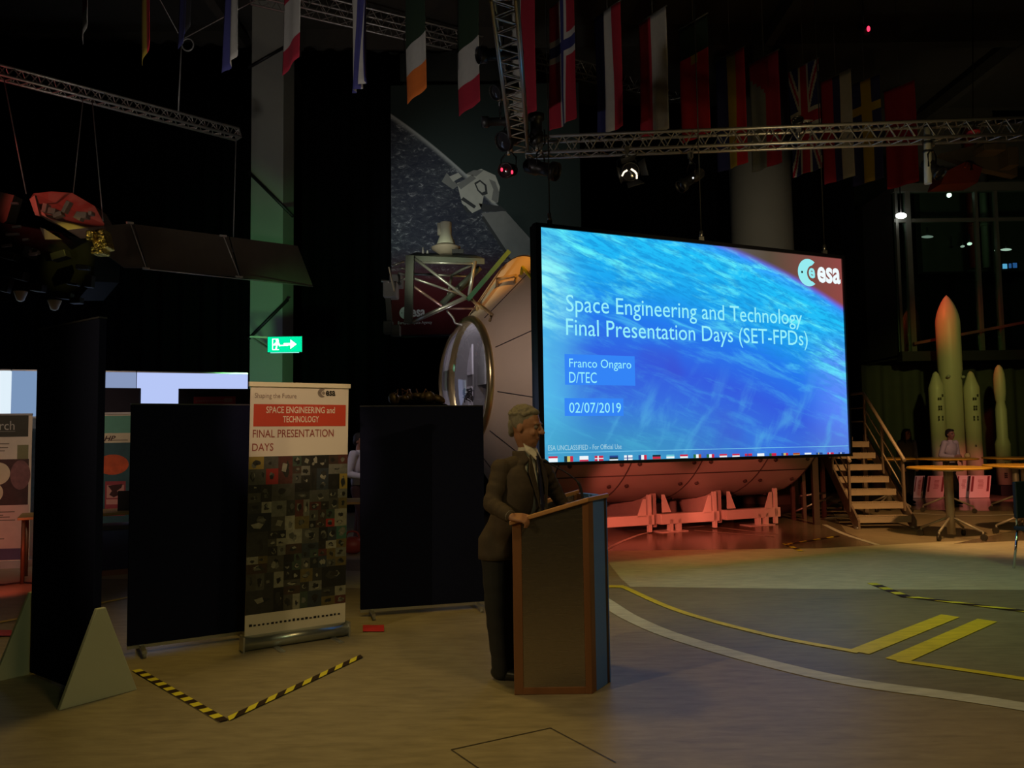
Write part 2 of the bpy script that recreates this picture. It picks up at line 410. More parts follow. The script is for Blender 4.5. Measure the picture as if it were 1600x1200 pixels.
# green-lit pillar at left with its brown side
mb = MB(); a = AZ(390, 16.6, 3); b = AZ(441, 16.6, 3); c = AZ(458, 17.1, 3)
mb.prism([(a.x, a.y, 0), (b.x, b.y, 0), (c.x, c.y, 0), (a.x, c.y, 0)], (0, 0, 11))
for (x0, y0, x1, y1) in ((392, 110, 441, 80), (391, 285, 456, 345), (391, 262, 440, 320), (391, 520, 445, 470), (392, 505, 440, 452), (392, 524, 470, 524), (405, 600, 412, 530)): pass
tag(struct('pillar', mb, mat('pillar_paint', (.30, .31, .27), .8, 0, .12, 1.5)), 'flat pale pillar washed in green light at left', 'pillar')
# truss shadow across the pillar, built as dark rods
for i, ((x0, y0), (x1, y1)) in enumerate((((388, 106), (444, 74)), ((388, 268), (458, 338)), ((388, 530), (450, 468)))):
    mb = MB(); mb.tube([A(x0, y0, 16.56), A(x1, y1, 16.56)], .035, 8)
    tag(mb.build('shadow_rod', BLACKM), ('dark slanting rod for the truss shadow across the top of the green pillar', 'dark slanting rod for the truss shadow on the green pillar beside the solar panel', 'dark slanting rod for the truss shadow just above the green exit sign')[i], 'rod')
# black drapes
def drape(name, label, p0, p1, z0, z1, m_, amp=.09, wl=.42, kind=None):
    p0, p1 = V(p0), V(p1); d = p1-p0; L = d.length; n = V((-d.y, d.x, 0)).normalized(); rnd = random.Random(len(label)); ph = rnd.random()*6
    def f(u, v):
        s = u*L; q = amp*(math.sin(6.283*s/wl+ph)+.5*math.sin(6.283*s/wl*.37+2*ph))*(.75+.25*(1-v))
        return p0 + d*u + n*q + V((0, 0, z0+(z1-z0)*v))
    mb = MB(); mb.grid(f, int(L/wl*10), 6); o = mb.build(name, m_, recalc=False, solid=.01)
    return tag(o, label, 'curtain', None, kind)
DRAPE = mat('drape_black', (.0035, .0035, .004), 1.0, 0, .2, 4, spec=0.0)
DRAPE_G = mat('drape_grey', (.055, .062, .05), .95, 0, .2, 3)
drape('stage_curtain', 'black floor-length curtain left of the green pillar', (-15.6, 16.4, 0), (a.x-.15, 17.2, 0), .02, 10.2, DRAPE)
drape('stage_curtain', 'black curtain between the green pillar and the satellite poster', (c.x+.1, 17.3, 0), (-2.45, 17.5, 0), .02, 10.2, DRAPE)
drape('stage_curtain', 'black curtain behind the big screen and the column', (-2.2, 20.5, 0), (9.2, 21, 0), .02, 10.2, DRAPE, .12, .6)
drape('stage_curtain', 'dim greenish curtain behind the rocket models', AZ(1335, 21.4, 0)*1.0, AZ(1650, 21.4, 0)*1.0, .02, 3.35, DRAPE_G, .1, .5)
drape('wall_cloth', 'dark green-grey cloth hanging above the satellite poster', AZ(612, 17.6, 0), AZ(850, 17.6, 0), 3.8, 10.3, mat('drape_slate', (.040, .050, .044), .95, 0, .2, 3), .06, .8)

# ------------------------------------------------------------------ satellite poster
fr = Frame(A(612, 525, 17.0), (1, 0, 0), (0, 0, 1)); PW, PH = 4.1, 5.5
root = thing('poster', 'tall hanging poster of a satellite above a grey planet', 'poster', fr.pt(PW/2, 0))
m_ = bpy.data.materials.new('poster_print'); t = NT(m_); uvs = t.sep(t.uv()); u, v = uvs[0], uvs[1]
cx, cy = fr.px(612, 178); ex, ey = fr.px(838, 385)
L_ = (ex-cx)/PW; sl = ((ey-cy)/PH)/L_
limb = t.math('ADD', cy/PH, t.math('MULTIPLY', u, sl)); limb = t.math('ADD', limb, t.math('MULTIPLY', t.math('MULTIPLY', u, t.math('SUBTRACT', L_, u)), .25))
dd = t.math('SUBTRACT', limb, v)
cl = t.noise(t.map(t.uv(), scale=(4.5, 11, 1), rot=(0, 0, R(24))), 5, 12, .78, .8); big = t.noise(t.uv(), 3.5, 4)
sea = t.ramp(cl, [(.40, S(50, 54, 60)), (.55, S(84, 88, 90)), (.60, S(160, 162, 158)), (.67, S(255, 255, 248))])
sea = t.mix(t.step(big, .35, .75), t.mix(.7, sea, S(40, 42, 56)), sea)
rim = t.step(dd, .030, .0)
sea = t.mix(rim, sea, S(170, 172, 165))
low = t.step(v, .36, .16); sea = t.mix(low, sea, S(84, 22, 24))
col = t.mix(t.step(dd, -.004, .004), S(44, 54, 50), sea)
t.bsdf(Base_Color=col, Roughness=.8, Specular_IOR_Level=.2)
mb = MB(); mb.prism([fr.pt(0, 0, -.015), fr.pt(PW, 0, -.015), fr.pt(PW, PH, -.015), fr.pt(0, PH, -.015)], fr.n*.015)
mb.build('print', m_, root, True, uv=lambda p: ((p-fr.o).dot(fr.x)/PW, (p-fr.o).dot(fr.z)/PH))
PG = mat('print_pale', S(176, 174, 158), .8); PGD = mat('print_mid', S(120, 120, 112), .8); PGK = mat('print_dark', S(52, 54, 52), .8)
def pp(mb, L, off):
    mb.poly([fr.pt(*fr.px(*p), off) for p in L])
mb = MB(); mb.mi = 0
pp(mb, [(752, 333), (790, 330), (842, 388), (842, 410), (798, 405)], .003)
mb.mi = 2; pp(mb, [(748, 318), (782, 322), (792, 330), (754, 331)], .004); pp(mb, [(752, 340), (756, 338), (797, 400), (790, 398)], .005)
mb.mi = 0; pp(mb, [(698, 270), (716, 290), (708, 296), (690, 284)], .004)
mb.mi = 1; pp(mb, [(714, 286), (735, 280), (757, 300), (752, 326), (738, 333), (722, 318)], .004)
pp(mb, [(728, 272), (752, 264), (774, 274), (781, 292), (778, 316), (770, 318), (752, 300), (735, 284)], .0045)
mb.mi = 0; pp(mb, [(764, 280), (774, 284), (780, 300), (777, 318), (768, 312), (771, 296)], .005); pp(mb, [(714, 288), (738, 273), (744, 279), (720, 296)], .0055)
pp(mb, [(728, 272), (740, 266), (756, 266), (744, 276)], .0055)
mb.mi = 2; pp(mb, [(720, 312), (724, 308), (744, 322), (741, 326)], .006); pp(mb, [(741, 286), (750, 281), (760, 289), (762, 303), (754, 306), (746, 298)], .0056); pp(mb, [(722, 322), (727, 321), (735, 331), (731, 333)], .006)
mb.mi = 1; pp(mb, [(744, 288), (750, 284), (757, 290), (758, 299), (753, 301), (748, 297)], .0062); pp(mb, [(702, 276), (716, 270), (722, 276), (708, 284)], .0045)
mb.build('satellite_print', [PGD, PG, PGK], root, True)
PWH = mat('print_white', (.62, .6, .56), .8)
u0, v0 = fr.px(634, 489)
emblem(fr, u0, v0, .27, root, PWH, PWH, .006)
tpx('European Space Agency', fr, 622, 502, 508, 675, PWH, root, 'small_print', off=.006)
for uu in (.3, PW-.3): mb = MB(); mb.cyl(fr.pt(uu, PH-.02, -.01), V((fr.pt(uu, 0).x, 17.0, 10.5)), .008, None, 6); mb.build('hanging_cord', BLACKM, root, True)
mb = MB(); mb.cyl(fr.pt(-.02, 0, 0), fr.pt(PW+.02, 0, 0), .02); mb.build('bottom_bar', BLACKM, root, True)

# ------------------------------------------------------------------ glass room, upper right
GR = thing('glass_room', 'dark glazed upper room at right with thin frames', 'glass room', AZ(1500, 20.6, 3.6))
def gp(px, py): return A(px, py, 20.6)
FRM = mat('window_frame', (.10, .105, .095), .5, .3)
x0 = gp(1399, 400).x; xE = 16.6; zt = gp(1420, 291).z; zb = 3.5
mb = MB(); mb.box(((x0+xE)/2, 20.6, zt-.06), (xE-x0, .2, .22)); mb.build('top_beam', FRM, GR, True)
mb = MB(); mb.box(((x0+xE)/2, 20.6, zb), (xE-x0, .25, .25)); mb.build('bottom_beam', INK, GR, True)
for px in (1400, 1418, 1525, 1556):
    x = gp(px, 345).x; mb = MB(); mb.box((x, 20.6, (zt+zb)/2), (.13 if px == 1418 else .07, .12, zt-zb)); mb.build('mullion', FRM, GR, True)
mb = MB(); z = gp(1420, 345).z; mb.box(((x0+xE)/2, 20.6, z), (xE-x0, .08, .09)); mb.build('transom', FRM, GR, True)
mb = MB(); mb.box(((x0+xE)/2, 20.63, (zt+zb)/2), (xE-x0, .02, zt-zb)); mb.build('pane', glass('room_glass', (.8, 1, .9), .03, .04), GR, True)
mb = MB(); mb.poly([(x0, 20.7, zt), (x0, 26.5, zt), (x0, 26.5, zb), (x0, 20.7, zb)]); mb.build('side_wall', DARKW, GR, True)
mb = MB(); mb.box(((x0+xE)/2, 23.6, zb), (xE-x0, 5.8, .1)); mb.build('room_floor', DARKW, GR, True)
for (px, py, rx, rz, st, lb) in ((1408, 337, .14, .075, 9, 'brightest white lamp at the corner of the glass room'), (1483, 305, .06, .06, 4, 'small round lamp high behind the glass'),
        (1449, 370, .16, .035, .25, 'faint greenish lamp behind the glass below the transom'), (1515, 381, .06, .04, 1.2, 'tiny lamp behind the glass, right of a dimmer one'),
        (1504, 385, .05, .03, .45, 'tiny dim lamp behind the glass in the middle'), (1557, 391, .04, .035, 1.3, 'small dot lamp left of the long lamp behind glass'), (1572, 390, .15, .03, .7, 'long low lamp behind the glass above the blue display')):
    p = A(px, py, 20.3 if st > 8 else 21.2); k = thing('ceiling_lamp', lb, 'lamp', p)
    mb = MB(); mb.ell((0, 0, 0), (rx, .06, rz)); mb.build('bulb', glow('lamp_%g' % st, (1, 1, .93), st), k)
    mb = MB(); mb.cyl((0, 0, rz*.8), (0, 0, max(rz+.22, zt-p.z) if st > 8 else rz+.22), .015); mb.build('stem', BLACKM, k)
p = A(1578, 416, 21.2); k = thing('monitor', 'small blue lit display behind the glass at far right', 'display', p)
mb = MB(); mb.box((0, .03, 0), (.48, .05, .24)); mb.build('case', BLACKM, k)
mb = MB(); mb.mi = 0; mb.box((-.14, -.01, 0), (.11, .02, .13)); mb.mi = 1; mb.box((0, -.01, .01), (.06, .02, .12)); mb.box((.13, -.01, .02), (.1, .02, .13))
mb.build('display', [glow('disp_a', S(120, 190, 255), 1), glow('disp_b', S(50, 90, 160), 1)], k)
# ================================================================== BIG SCREEN
HS = 8.9
TL = A(836, 348, HS)
# unknown far depth: right edge has the same height
BLw = A(838, 728, HS)
h = TL.z-BLw.z
d2 = HS*380/312.0
TR = A(1318, 402, d2)
ux = V((TR.x-TL.x, TR.y-TL.y, 0)).normalized()
fr = Frame((TL.x, TL.y, BLw.z), ux, (0, 0, 1)); SW = (V((TR.x, TR.y, 0))-V((TL.x, TL.y, 0))).length; SH = h
SCR = thing('presentation_screen', 'huge lit screen showing a blue Earth title slide', 'screen', fr.pt(SW/2, 0))
mb = MB()
for (a, b, c, d) in ((0, SW, -.002, .035), (0, SW, SH-.045, SH), (0, .065, .035, SH-.045), (SW-.04, SW, .035, SH-.045)):
    mb.prism([fr.pt(a, c, -.08), fr.pt(b, c, -.08), fr.pt(b, d, -.08), fr.pt(a, d, -.08)], fr.n*.1)
mb.build('bezel', mat('bezel_black', (.012, .012, .016), .35), SCR, True)
mb = MB(); mb.prism([fr.pt(.01, .01, -.16), fr.pt(SW-.01, .01, -.16), fr.pt(SW-.01, SH-.01, -.16), fr.pt(.01, SH-.01, -.16)], fr.n*.08); mb.build('rear_case', BLACKM, SCR, True)
# picture
iu0, iu1, iv0, iv1 = .065, SW-.04, .035, SH-.045
m_ = bpy.data.materials.new('slide_picture'); t = NT(m_); uv_ = t.uv(); s_ = t.sep(uv_); u, v = s_[0], s_[1]
def nu(px, py):
    a, b = fr.px(px, py); return ((a-iu0)/(iu1-iu0), (b-iv0)/(iv1-iv0))
asp = (iu1-iu0)/(iv1-iv0)
P1, P2, P3 = [(nu(*p)[0]*asp, nu(*p)[1]) for p in ((1085, 366), (1218, 420), (1314, 476))]
def circ(a, b, c):
    d = 2*(a[0]*(b[1]-c[1])+b[0]*(c[1]-a[1])+c[0]*(a[1]-b[1]))
    q = [p[0]**2+p[1]**2 for p in (a, b, c)]
    x = (q[0]*(b[1]-c[1])+q[1]*(c[1]-a[1])+q[2]*(a[1]-b[1]))/d; y = (q[0]*(c[0]-b[0])+q[1]*(a[0]-c[0])+q[2]*(b[0]-a[0]))/d
    return x, y, math.hypot(a[0]-x, a[1]-y)
cx, cy, cr = circ(P1, P2, P3)
X = t.math('MULTIPLY', u, asp)
dx = t.math('SUBTRACT', X, cx); dy = t.math('SUBTRACT', v, cy)
dist = t.math('SQRT', t.math('ADD', t.math('MULTIPLY', dx, dx), t.math('MULTIPLY', dy, dy)))
s = t.math('SUBTRACT', cr, dist)          # depth below the limb
th = math.atan2(P3[1]-P1[1], P3[0]-P1[0])
pv = t.comb(X, v)
al = t.map(pv, rot=(0, 0, -th))
al = t.map(al, scale=(1.1, 5.5, 1))
st1 = t.noise(al, 3.0, 9, .66, .5); st2 = t.noise(al, 9.0, 6, .7, .3)
fan = t.map(t.map(pv, rot=(0, 0, R(-58)), loc=(.1, .3, 0)), scale=(1.0, 3.2, 1)); n3 = t.noise(fan, 2.6, 8, .58, .35)
n4 = t.noise(pv, 1.7, 3, .5)
base = t.ramp(t.math('MULTIPLY', s, 1.0), [(.0, S(70, 110, 250)), (.03, S(55, 160, 255)), (.09, S(35, 195, 250)), (.30, S(30, 165, 240)), (.46, S(38, 120, 238)), (.66, S(52, 92, 222)), (.86, S(56, 112, 222)), (1.0, S(56, 120, 205))])
left = t.step(u, .16, .0)
base = t.mix(t.math('MULTIPLY', left, .7), base, S(92, 205, 236))
lowl = t.math('MULTIPLY', t.step(v, .30, .02), t.step(u, .75, .2)); base = t.mix(t.math('MULTIPLY', lowl, .8), base, S(62, 152, 196))
rightl = t.math('MULTIPLY', t.step(u, .80, 1.0), t.step(v, .66, .45)); base = t.mix(t.math('MULTIPLY', rightl, .7), base, S(106, 142, 255))
lowr = t.math('MULTIPLY', t.step(v, .22, .0), t.step(u, .7, .95)); base = t.mix(t.math('MULTIPLY', lowr, .5), base, S(76, 120, 190))
up = t.math('MULTIPLY', t.step(s, .62, .18), 1.0)
w1 = t.math('MULTIPLY', t.step(st1, .47, .68), t.math('MULTIPLY_ADD', up, .8, .12))
base = t.mix(w1, base, S(105, 248, 252))
dk = t.math('MULTIPLY', t.step(st2, .56, .40), t.math('MULTIPLY', up, .55)); base = t.mix(dk, base, S(20, 128, 205))
w2 = t.math('MULTIPLY', t.step(n3, .50, .72), t.step(v, .50, .12)); base = t.mix(t.math('MULTIPLY', w2, .45), base, S(92, 190, 232))
hot = t.math('MULTIPLY', t.math('MULTIPLY', t.step(u, .11, .0), t.step(t.math('ABSOLUTE', t.math('SUBTRACT', v, .72)), .26, .05)), t.step(st1, .35, .6)); base = t.mix(hot, base, S(160, 255, 252))
vio = t.math('MULTIPLY', t.step(n4, .52, .66), t.math('MULTIPLY', t.step(s, .45, .62), .6)); base = t.mix(vio, base, S(60, 78, 206))
space = t.ramp(t.math('MULTIPLY', t.math('SUBTRACT', u, .5), 2.0), [(.0, S(96, 98, 98)), (.45, S(88, 74, 60)), (1.0, S(142, 72, 68))])
atm = t.mix(t.step(s, -.015, .03), space, S(112, 104, 236))
pic = t.mix(t.step(s, .0, .035), atm, base)
t.emit(pic, 1.0)
mb = MB(); rect(mb, fr, iu0, iu1, iv0, iv1, -.005)
mb.build('display', m_, SCR, True, uv=lambda p: (((p-fr.o).dot(fr.x)-iu0)/(iu1-iu0), ((p-fr.o).dot(fr.z)-iv0)/(iv1-iv0)))
TX = glow('slide_text', S(150, 240, 250), 1); TW = glow('slide_white', S(240, 252, 255), 1); TB = glow('slide_box', S(52, 132, 246), 1)
INKG = glow('slide_dark', S(40, 50, 90), 1)
def srect(l, t_, r, b, m2, nm, off=.001):
    a = fr.px(l, t_); b_ = fr.px(l, b); c = fr.px(r, (t_+b)/2); mb = MB(); rect(mb, fr, a[0], c[0], b_[1], a[1], off); return mb.build(nm, m2, SCR, True)
srect(882, 553, 992, 601, TB, 'name_box'); srect(882, 622, 974, 650, TB, 'date_box')
tpx('Space Engineering and Technology', fr, 884, 460, 495, 1252, TX, SCR, 'title_text')
tpx('Final Presentation Days (SET-FPDs)', fr, 884, 497, 532, 1261, TX, SCR, 'title_text')
tpx('Franco Ongaro', fr, 889, 560, 578, 986, TX, SCR, 'speaker_text'); tpx('D/TEC', fr, 889, 581, 598, 932, TX, SCR, 'speaker_text')
tpx('02/07/2019', fr, 889, 629, 645, 970, TX, SCR, 'date_text')
tpx('ESA UNCLASSIFIED - For Official Use', fr, 856, 696, 704, 971, glow('slide_pale', S(165, 210, 225), 1), SCR, 'footer_text')
u0, v0 = fr.px(1263, 426); emblem(fr, u0, v0, .37, SCR, glow('slide_cyan', S(150, 235, 240), 1), TW, .003)
srect(856, 707.5, 1326, 708.5, glow('slide_line', S(120, 200, 235), 1), 'footer_line')
# row of small member-state flags along the foot of the slide
fc = dict(r=S(200, 40, 70), w=S(235, 245, 250), k=S(30, 50, 60), y=S(205, 190, 100), b=S(40, 70, 140), g=S(40, 110, 70), o=S(170, 80, 50), c=S(110, 200, 215))
keys = list(fc); fm = [glow('slide_flag_'+k, fc[k], 1) for k in keys]
spec = ['h:r,w,w', 'v:k,y,r', 'h:w,w,r', 'x:r,w', 'h:b,k,w', 'x:w,b', 'v:b,w,r', 'h:k,r,o', 'h:c,w,c', 'h:r,w,g', 'v:g,w,o', 'v:g,w,r', 'h:r,w,c', 'h:r,w,b', 'x:r,b', 'h:w,w,r', 'v:g,r,r', 'v:b,y,r', 'h:o,y,o', 'h:w,b,r', 'x:b,y', 'x:r,w', 'x:b,w']
a0 = fr.px(857, 722)[0]; a1 = fr.px(1310, 714)[0]; n = len(spec); fh = .064; fw = .115
for i, sp in enumerate(spec):
    k = sp[0]; cs = sp[2:].split(','); u_ = a0+(a1-a0)*i/(n-1); fz = iv0+.002-.046*i/(n-1); mb = MB()
    def fq(c, ua, ub, va, vb, off):
        va, vb = max(va, iv0+.001), max(vb, iv0+.001)
        if vb-va < .002: return
        mb.mi = keys.index(c); rect(mb, fr, ua, ub, va, vb, off)
    if k == 'h':
        for j, c in enumerate(cs): fq(c, u_, u_+fw, fz+fh*(2-j)/3, fz+fh*(3-j)/3, .002)
    elif k == 'v':
        for j, c in enumerate(cs): fq(c, u_+fw*j/3, u_+fw*(j+1)/3, fz, fz+fh, .002)
    else:
        fq(cs[0], u_, u_+fw, fz, fz+fh, .002); fq(cs[1], u_+fw*.33, u_+fw*.46, fz, fz+fh, .003); fq(cs[1], u_, u_+fw, fz+fh*.42, fz+fh*.58, .0035)
    mb.build('slide_flag', fm, SCR, True)
for px, py in ((862, 352), (1100, 383), (1293, 400)):
    q = fr.pt(fr.px(px, py)[0], SH, -.05); mb = MB(); mb.box(q+V((0, 0, .03)), (.06, .05, .06)); mb.cyl(q+V((0, 0, .05)), q+V((0, 0, .14)), .022); mb.build('shackle', STEEL, SCR, True)
    mb = MB(); mb.cyl(q+V((0, 0, .13)), V((q.x, q.y, 10.6)), .008, None, 6)
    tag(mb.build('suspension_cable', BLACKM), {862: 'thin dark cable at the left top corner of the screen', 1100: 'thin dark cable at the middle of the screen top', 1293: 'thin dark cable at the right top corner of the screen'}[px], 'cable')

# ================================================================== SPACE MODULE
ax = V((.92, .39, 0)).normalized(); axo = V((2.25, 14.1, 2.5)); RAD = 2.05
B = Matrix((V((0, 0, 1)).cross(ax)*-1, V((0, 0, 1)), ax)).transposed()  # local z = axis
if B.determinant() < 0: B = Matrix((V((0, 0, 1)).cross(ax), V((0, 0, 1)), ax)).transposed()
MM = Matrix.Translation(axo) @ B.to_4x4()
CAP = thing('space_module', 'pale cylindrical space module resting behind the big screen', 'space module', (axo.x, axo.y, .4))
SKIN = mat('module_skin', (.34, .305, .30), .5, 0, .08, 1.2)
SEAM = mat('module_seam', (.05, .035, .035), .8)
mb = MB(); mb.lathe([(RAD, -2.38), (RAD, 2.45)], MM, 72, False); mb.build('barrel', SKIN, CAP, True)
mb = MB(); mb.lathe([(RAD-.001, -2.379), (RAD-.05, -2.45), (1.08, -3.13), (1.02, -3.17)], MM, 72, False); mb.build('end_cone', mat('cone_skin', (.62, .47, .33), .5, 0, .1, 2), CAP, True)
mb = MB(); mb.lathe([(RAD-.001, 2.45), (RAD-.06, 2.55), (1.1, 3.35), (.9, 3.4)], MM, 72); mb.build('far_end_cone', SKIN, CAP, True)
# seams: rings and long joints as thin raised strips
mb = MB()
def seam(f, n=2, wd=.012):
    pts = [f(i/n) for i in range(n+1)]; mb.tube(pts, wd, 5)
for z in (-2.38, -1.15, .15, 1.45, 2.45):
    seam(lambda q: MM @ V((math.cos(6.2832*q)*(RAD+.002), math.sin(6.2832*q)*(RAD+.002), z)), 64, .011)
for k in range(10):
    a = 6.2832*(k+.35)/10
    seam(lambda q: MM @ V((math.cos(a)*(RAD+.002), math.sin(a)*(RAD+.002), -2.38+4.83*q)), 1, .010)
    seam(lambda q: MM @ V((math.cos(a)*(1.09+(RAD-.05-1.09)*q), math.sin(a)*(1.09+(RAD-.05-1.09)*q), -3.13+.68*q)), 1, .008)
mb.build('panel_joints', SEAM, CAP, True)
for k in range(10):
    for da in (-.13, .13):
        for z in (-2.2, -1.32, -1.0, 0.0, .32, 1.3, 1.62, 2.3):
            a = 6.2832*(k+.35)/10+da; q = MM @ V((math.cos(a)*(RAD+.005), math.sin(a)*(RAD+.005), z)); nn = (B @ V((math.cos(a), math.sin(a), 0)))
            if nn.dot(CAM-q) < 0 or (z > -.9 and q.z > 1.7): continue
            mb = MB(); mb.cyl(q, q+nn*.03, .035, .03, 8); mb.build('bolt', SEAM, CAP, True)
# yellow and dark handrails on the cone and the barrel
def cz(a, z): 
    if z < -2.45: rr = 1.08+(RAD-.05-1.08)*(z+3.13)/.68
    else: rr = RAD
    return MM @ V((math.cos(a)*rr, math.sin(a)*rr, z)), B @ V((math.cos(a), math.sin(a), 0))
def near_ang(px, py):   # angle on the barrel's left rim seen nearest that pixel
    best = None
    for k in range(720):
        for zi in range(0, 18):
            z = -3.1+.1*zi; q, nn = cz(k*R(.5), z)
            if (q-CAM).dot(nn) > 0.3: continue
            r = q-CAM; f = r.dot(_f); X_ = 800+F_PX*r.dot(_r)/f; Y_ = 600-F_PX*r.dot(_u)/f; e = (X_-px)**2+(Y_-py)**2
            if best is None or e < best[0]: best = (e, k*R(.5), z)
    return best[1], best[2]
YELL = mat('yellow_rail', (.75, .65, .04), .45)
for i, (pa, pb, m2) in enumerate((((818, 425), (838, 448), YELL), ((770, 432), (808, 438), mat('tan_rail', (.5, .33, .15), .5)), ((735, 485), (768, 500), mat('tan_rail', (.5, .33, .15), .5)))):
    a_, za = near_ang(*pa); b_, zb_ = near_ang(*pb); q1, n1 = cz(a_, za); q2, n2 = cz(b_, zb_)
    mb = MB(); mb.tube([q1, q1+n1*.12, q2+n2*.12, q2], .028, 8); mb.build('handrail', m2, CAP, True)
# hatch: ring and bulging clear cover, see-through to the lit interior
BR_ = mat('brass_ring', (.55, .42, .2), .28, .9, .1, 10)
hz = -3.17; HR = 1.0
mb = MB(); mb.lathe([(HR-.06, hz+.06), (HR+.02, hz+.03), (HR+.045, hz-.03), (HR+.02, hz-.09), (HR-.05, hz-.09), (HR-.06, hz+.06)], MM, 56, False); mb.build('hatch_ring', BR_, CAP, True)
mb = MB(); mb.lathe([(HR-.05, hz-.05), (HR-.10, hz-.16), (HR-.24, hz-.28), (HR-.5, hz-.38), (.2, hz-.43), (.01, hz-.435)], MM, 56, False); mb.build('clear_cover', glass('clear_plastic', (.95, .93, .95), .06, .13), CAP, True)
INT = mat('interior_white', (.62, .6, .64), .6); INTD = mat('interior_grey', (.2, .19, .19), .7)
mb = MB(); mb.lathe([(HR-.06, hz+.05), (HR-.04, hz+.8), (.01, hz+.8)], MM, 48, False); mb.build('hatch_interior', INTD, CAP, True)
def hb(px0, py0, px1, py1, dz, m2, nm):
    # plate inside the hatch, standing dz behind the ring plane
    o_ = MM @ V((0, 0, hz+dz)); f2 = Frame(o_, (-(B @ V((1, 0, 0)))) if (B @ V((1, 0, 0))).x < 0 else B @ V((1, 0, 0)), (0, 0, 1))
    if f2.n.dot(CAM-o_) < 0: f2 = Frame(o_, -f2.x, (0, 0, 1))
    a = f2.px(px0, py0); b = f2.px(px1, py1); mb = MB(); rect(mb, f2, min(a[0], b[0]), max(a[0], b[0]), min(a[1], b[1]), max(a[1], b[1]), 0, .03); return mb.build(nm, m2, CAP, True)
hb(722, 520, 740, 585, .3, INT, 'interior_rack'); hb(722, 606, 740, 690, .3, INT, 'interior_rack'); hb(722, 586, 741, 605, .32, INTD, 'interior_shelf'); hb(743, 540, 760, 600, .5, mat('interior_mid', (.36, .36, .35), .6), 'interior_panel')
mb = MB(); rnd = random.Random(4)
for i in range(9):
    q = [A(722+rnd.random()*18, 605+rnd.random()*26, (MM @ V((0, 0, hz+.2))).y) for _ in range(4)]; mb.tube(catmull(q, 6), .009, 5)
mb.build('cable_tangle', INK, CAP, True)
pl = bpy.data.lights.new('hatch_fill', 'POINT'); pl.energy = 9; pl.color = (.95, .9, 1); pl.shadow_soft_size = .08  # unseen point light added to brighten the dark hatch interior
po = bpy.data.objects.new('hatch_fill', pl); COL.objects.link(po); po.location = MM @ V((.0, .55, hz+.1))
# cradle: three white beams with gussets, saddles and feet
CR = thing('module_cradle', 'white steel cradle frame under the space module', 'cradle', (axo.x, axo.y-1, 0))
CW = mat('cradle_white', (.72, .68, .64), .5, 0, .06, 4)
cn = V((-.39, .92, 0)).normalized()
def cp(px, py):  # point on the cradle's front plane
    f2 = Frame(V((2.64, 13.2, 0)), ax, (0, 0, 1)); a = f2.px(px, py); return f2, a
f2 = Frame(V((2.64, 13.2, 0)), ax, (0, 0, 1))
def crect(mb, l, t_, r, b, th, off=0.0):
    a = f2.px((l+r)/2, t_); b_ = f2.px((l+r)/2, b); u0 = f2.px(l, (t_+b)/2)[0]; u1 = f2.px(r, (t_+b)/2)[0]
    mb.prism([f2.pt(u0, b_[1], off), f2.pt(u1, b_[1], off), f2.pt(u1, a[1], off), f2.pt(u0, a[1], off)], -f2.n*th)
for (l, r, t_, b) in ((900, 1023, 808, 824), (1033, 1125, 801, 817), (1135, 1220, 795, 810)):
    mb = MB(); crect(mb, l, t_, r, b, .16); mb.build('beam', CW, CR, True, bevel=.008)
    for gx, sgn in ((r-13, -1), (l+2, 1)):
        if gx < 930: continue
        u0 = f2.px(gx, t_)[0]; v0 = f2.px(gx, t_)[1]; v1 = v0+.29
        mb = MB(); mb.prism([f2.pt(u0-(.17 if sgn < 0 else 0), v0, 0), f2.pt(u0+(0 if sgn < 0 else .17), v0, 0), f2.pt(u0+(0 if sgn < 0 else .05), v1, 0), f2.pt(u0-(.05 if sgn < 0 else 0), v1, 0)], -f2.n*.02); mb.build('gusset', CW, CR, True)
    u0 = f2.px(r-7, t_)[0]; v0 = f2.px(r-7, b)[1]; mb = MB(); mb.prism([f2.pt(u0-.03, .02), f2.pt(u0+.03, .02), f2.pt(u0+.03, v0+.52), f2.pt(u0-.03, v0+.52)], -f2.n*.06); mb.build('post', CW, CR, True)
SAD = mat('saddle_grey', (.42, .36, .34), .6)
for px in (1027, 1130):
    u0 = f2.px(px, 800)[0]; mb = MB(); prof_ = [(-.86, .08), (.9, .08)]+[(x, 2.5-math.sqrt(RAD**2-x*x)-.012) for x in (.9, .6, .3, 0, -.3, -.6, -.86)]
    pc_ = f2.pt(u0, 0); off0 = (pc_-V((axo.x, axo.y, 0))).dot(cn)
    mb.prism([V((pc_.x, pc_.y, 0))+cn*(x-off0)-ax*.06+V((0, 0, z)) for x, z in prof_], ax*.12); mb.build('saddle', SAD, CR, True)
for px, bt in ((1056, 829), (1193, 820)):
    u0 = f2.px(px, 810)[0]
    for s2 in (-.08, .08):
        mb = MB(); mb.prism([f2.pt(u0+s2-.03, .01), f2.pt(u0+s2+.03, .01), f2.pt(u0+s2+.03, .2), f2.pt(u0+s2-.03, .2)], -f2.n*.1); mb.build('foot', CW, CR, True)
    mb = MB(); mb.prism([f2.pt(u0-.32, 0, .06), f2.pt(u0+.2, 0, .06), f2.pt(u0+.2, .015, .06), f2.pt(u0-.32, .015, .06)], -f2.n*.3); mb.build('foot_plate', CW, CR, True)
mb = MB(); mb.prism([f2.pt(-1.6, .02, -1.7), f2.pt(2.5, .02, -1.7), f2.pt(2.5, .3, -1.7), f2.pt(-1.6, .3, -1.7)], -f2.n*.16); mb.build('rear_beam', CW, CR, True)

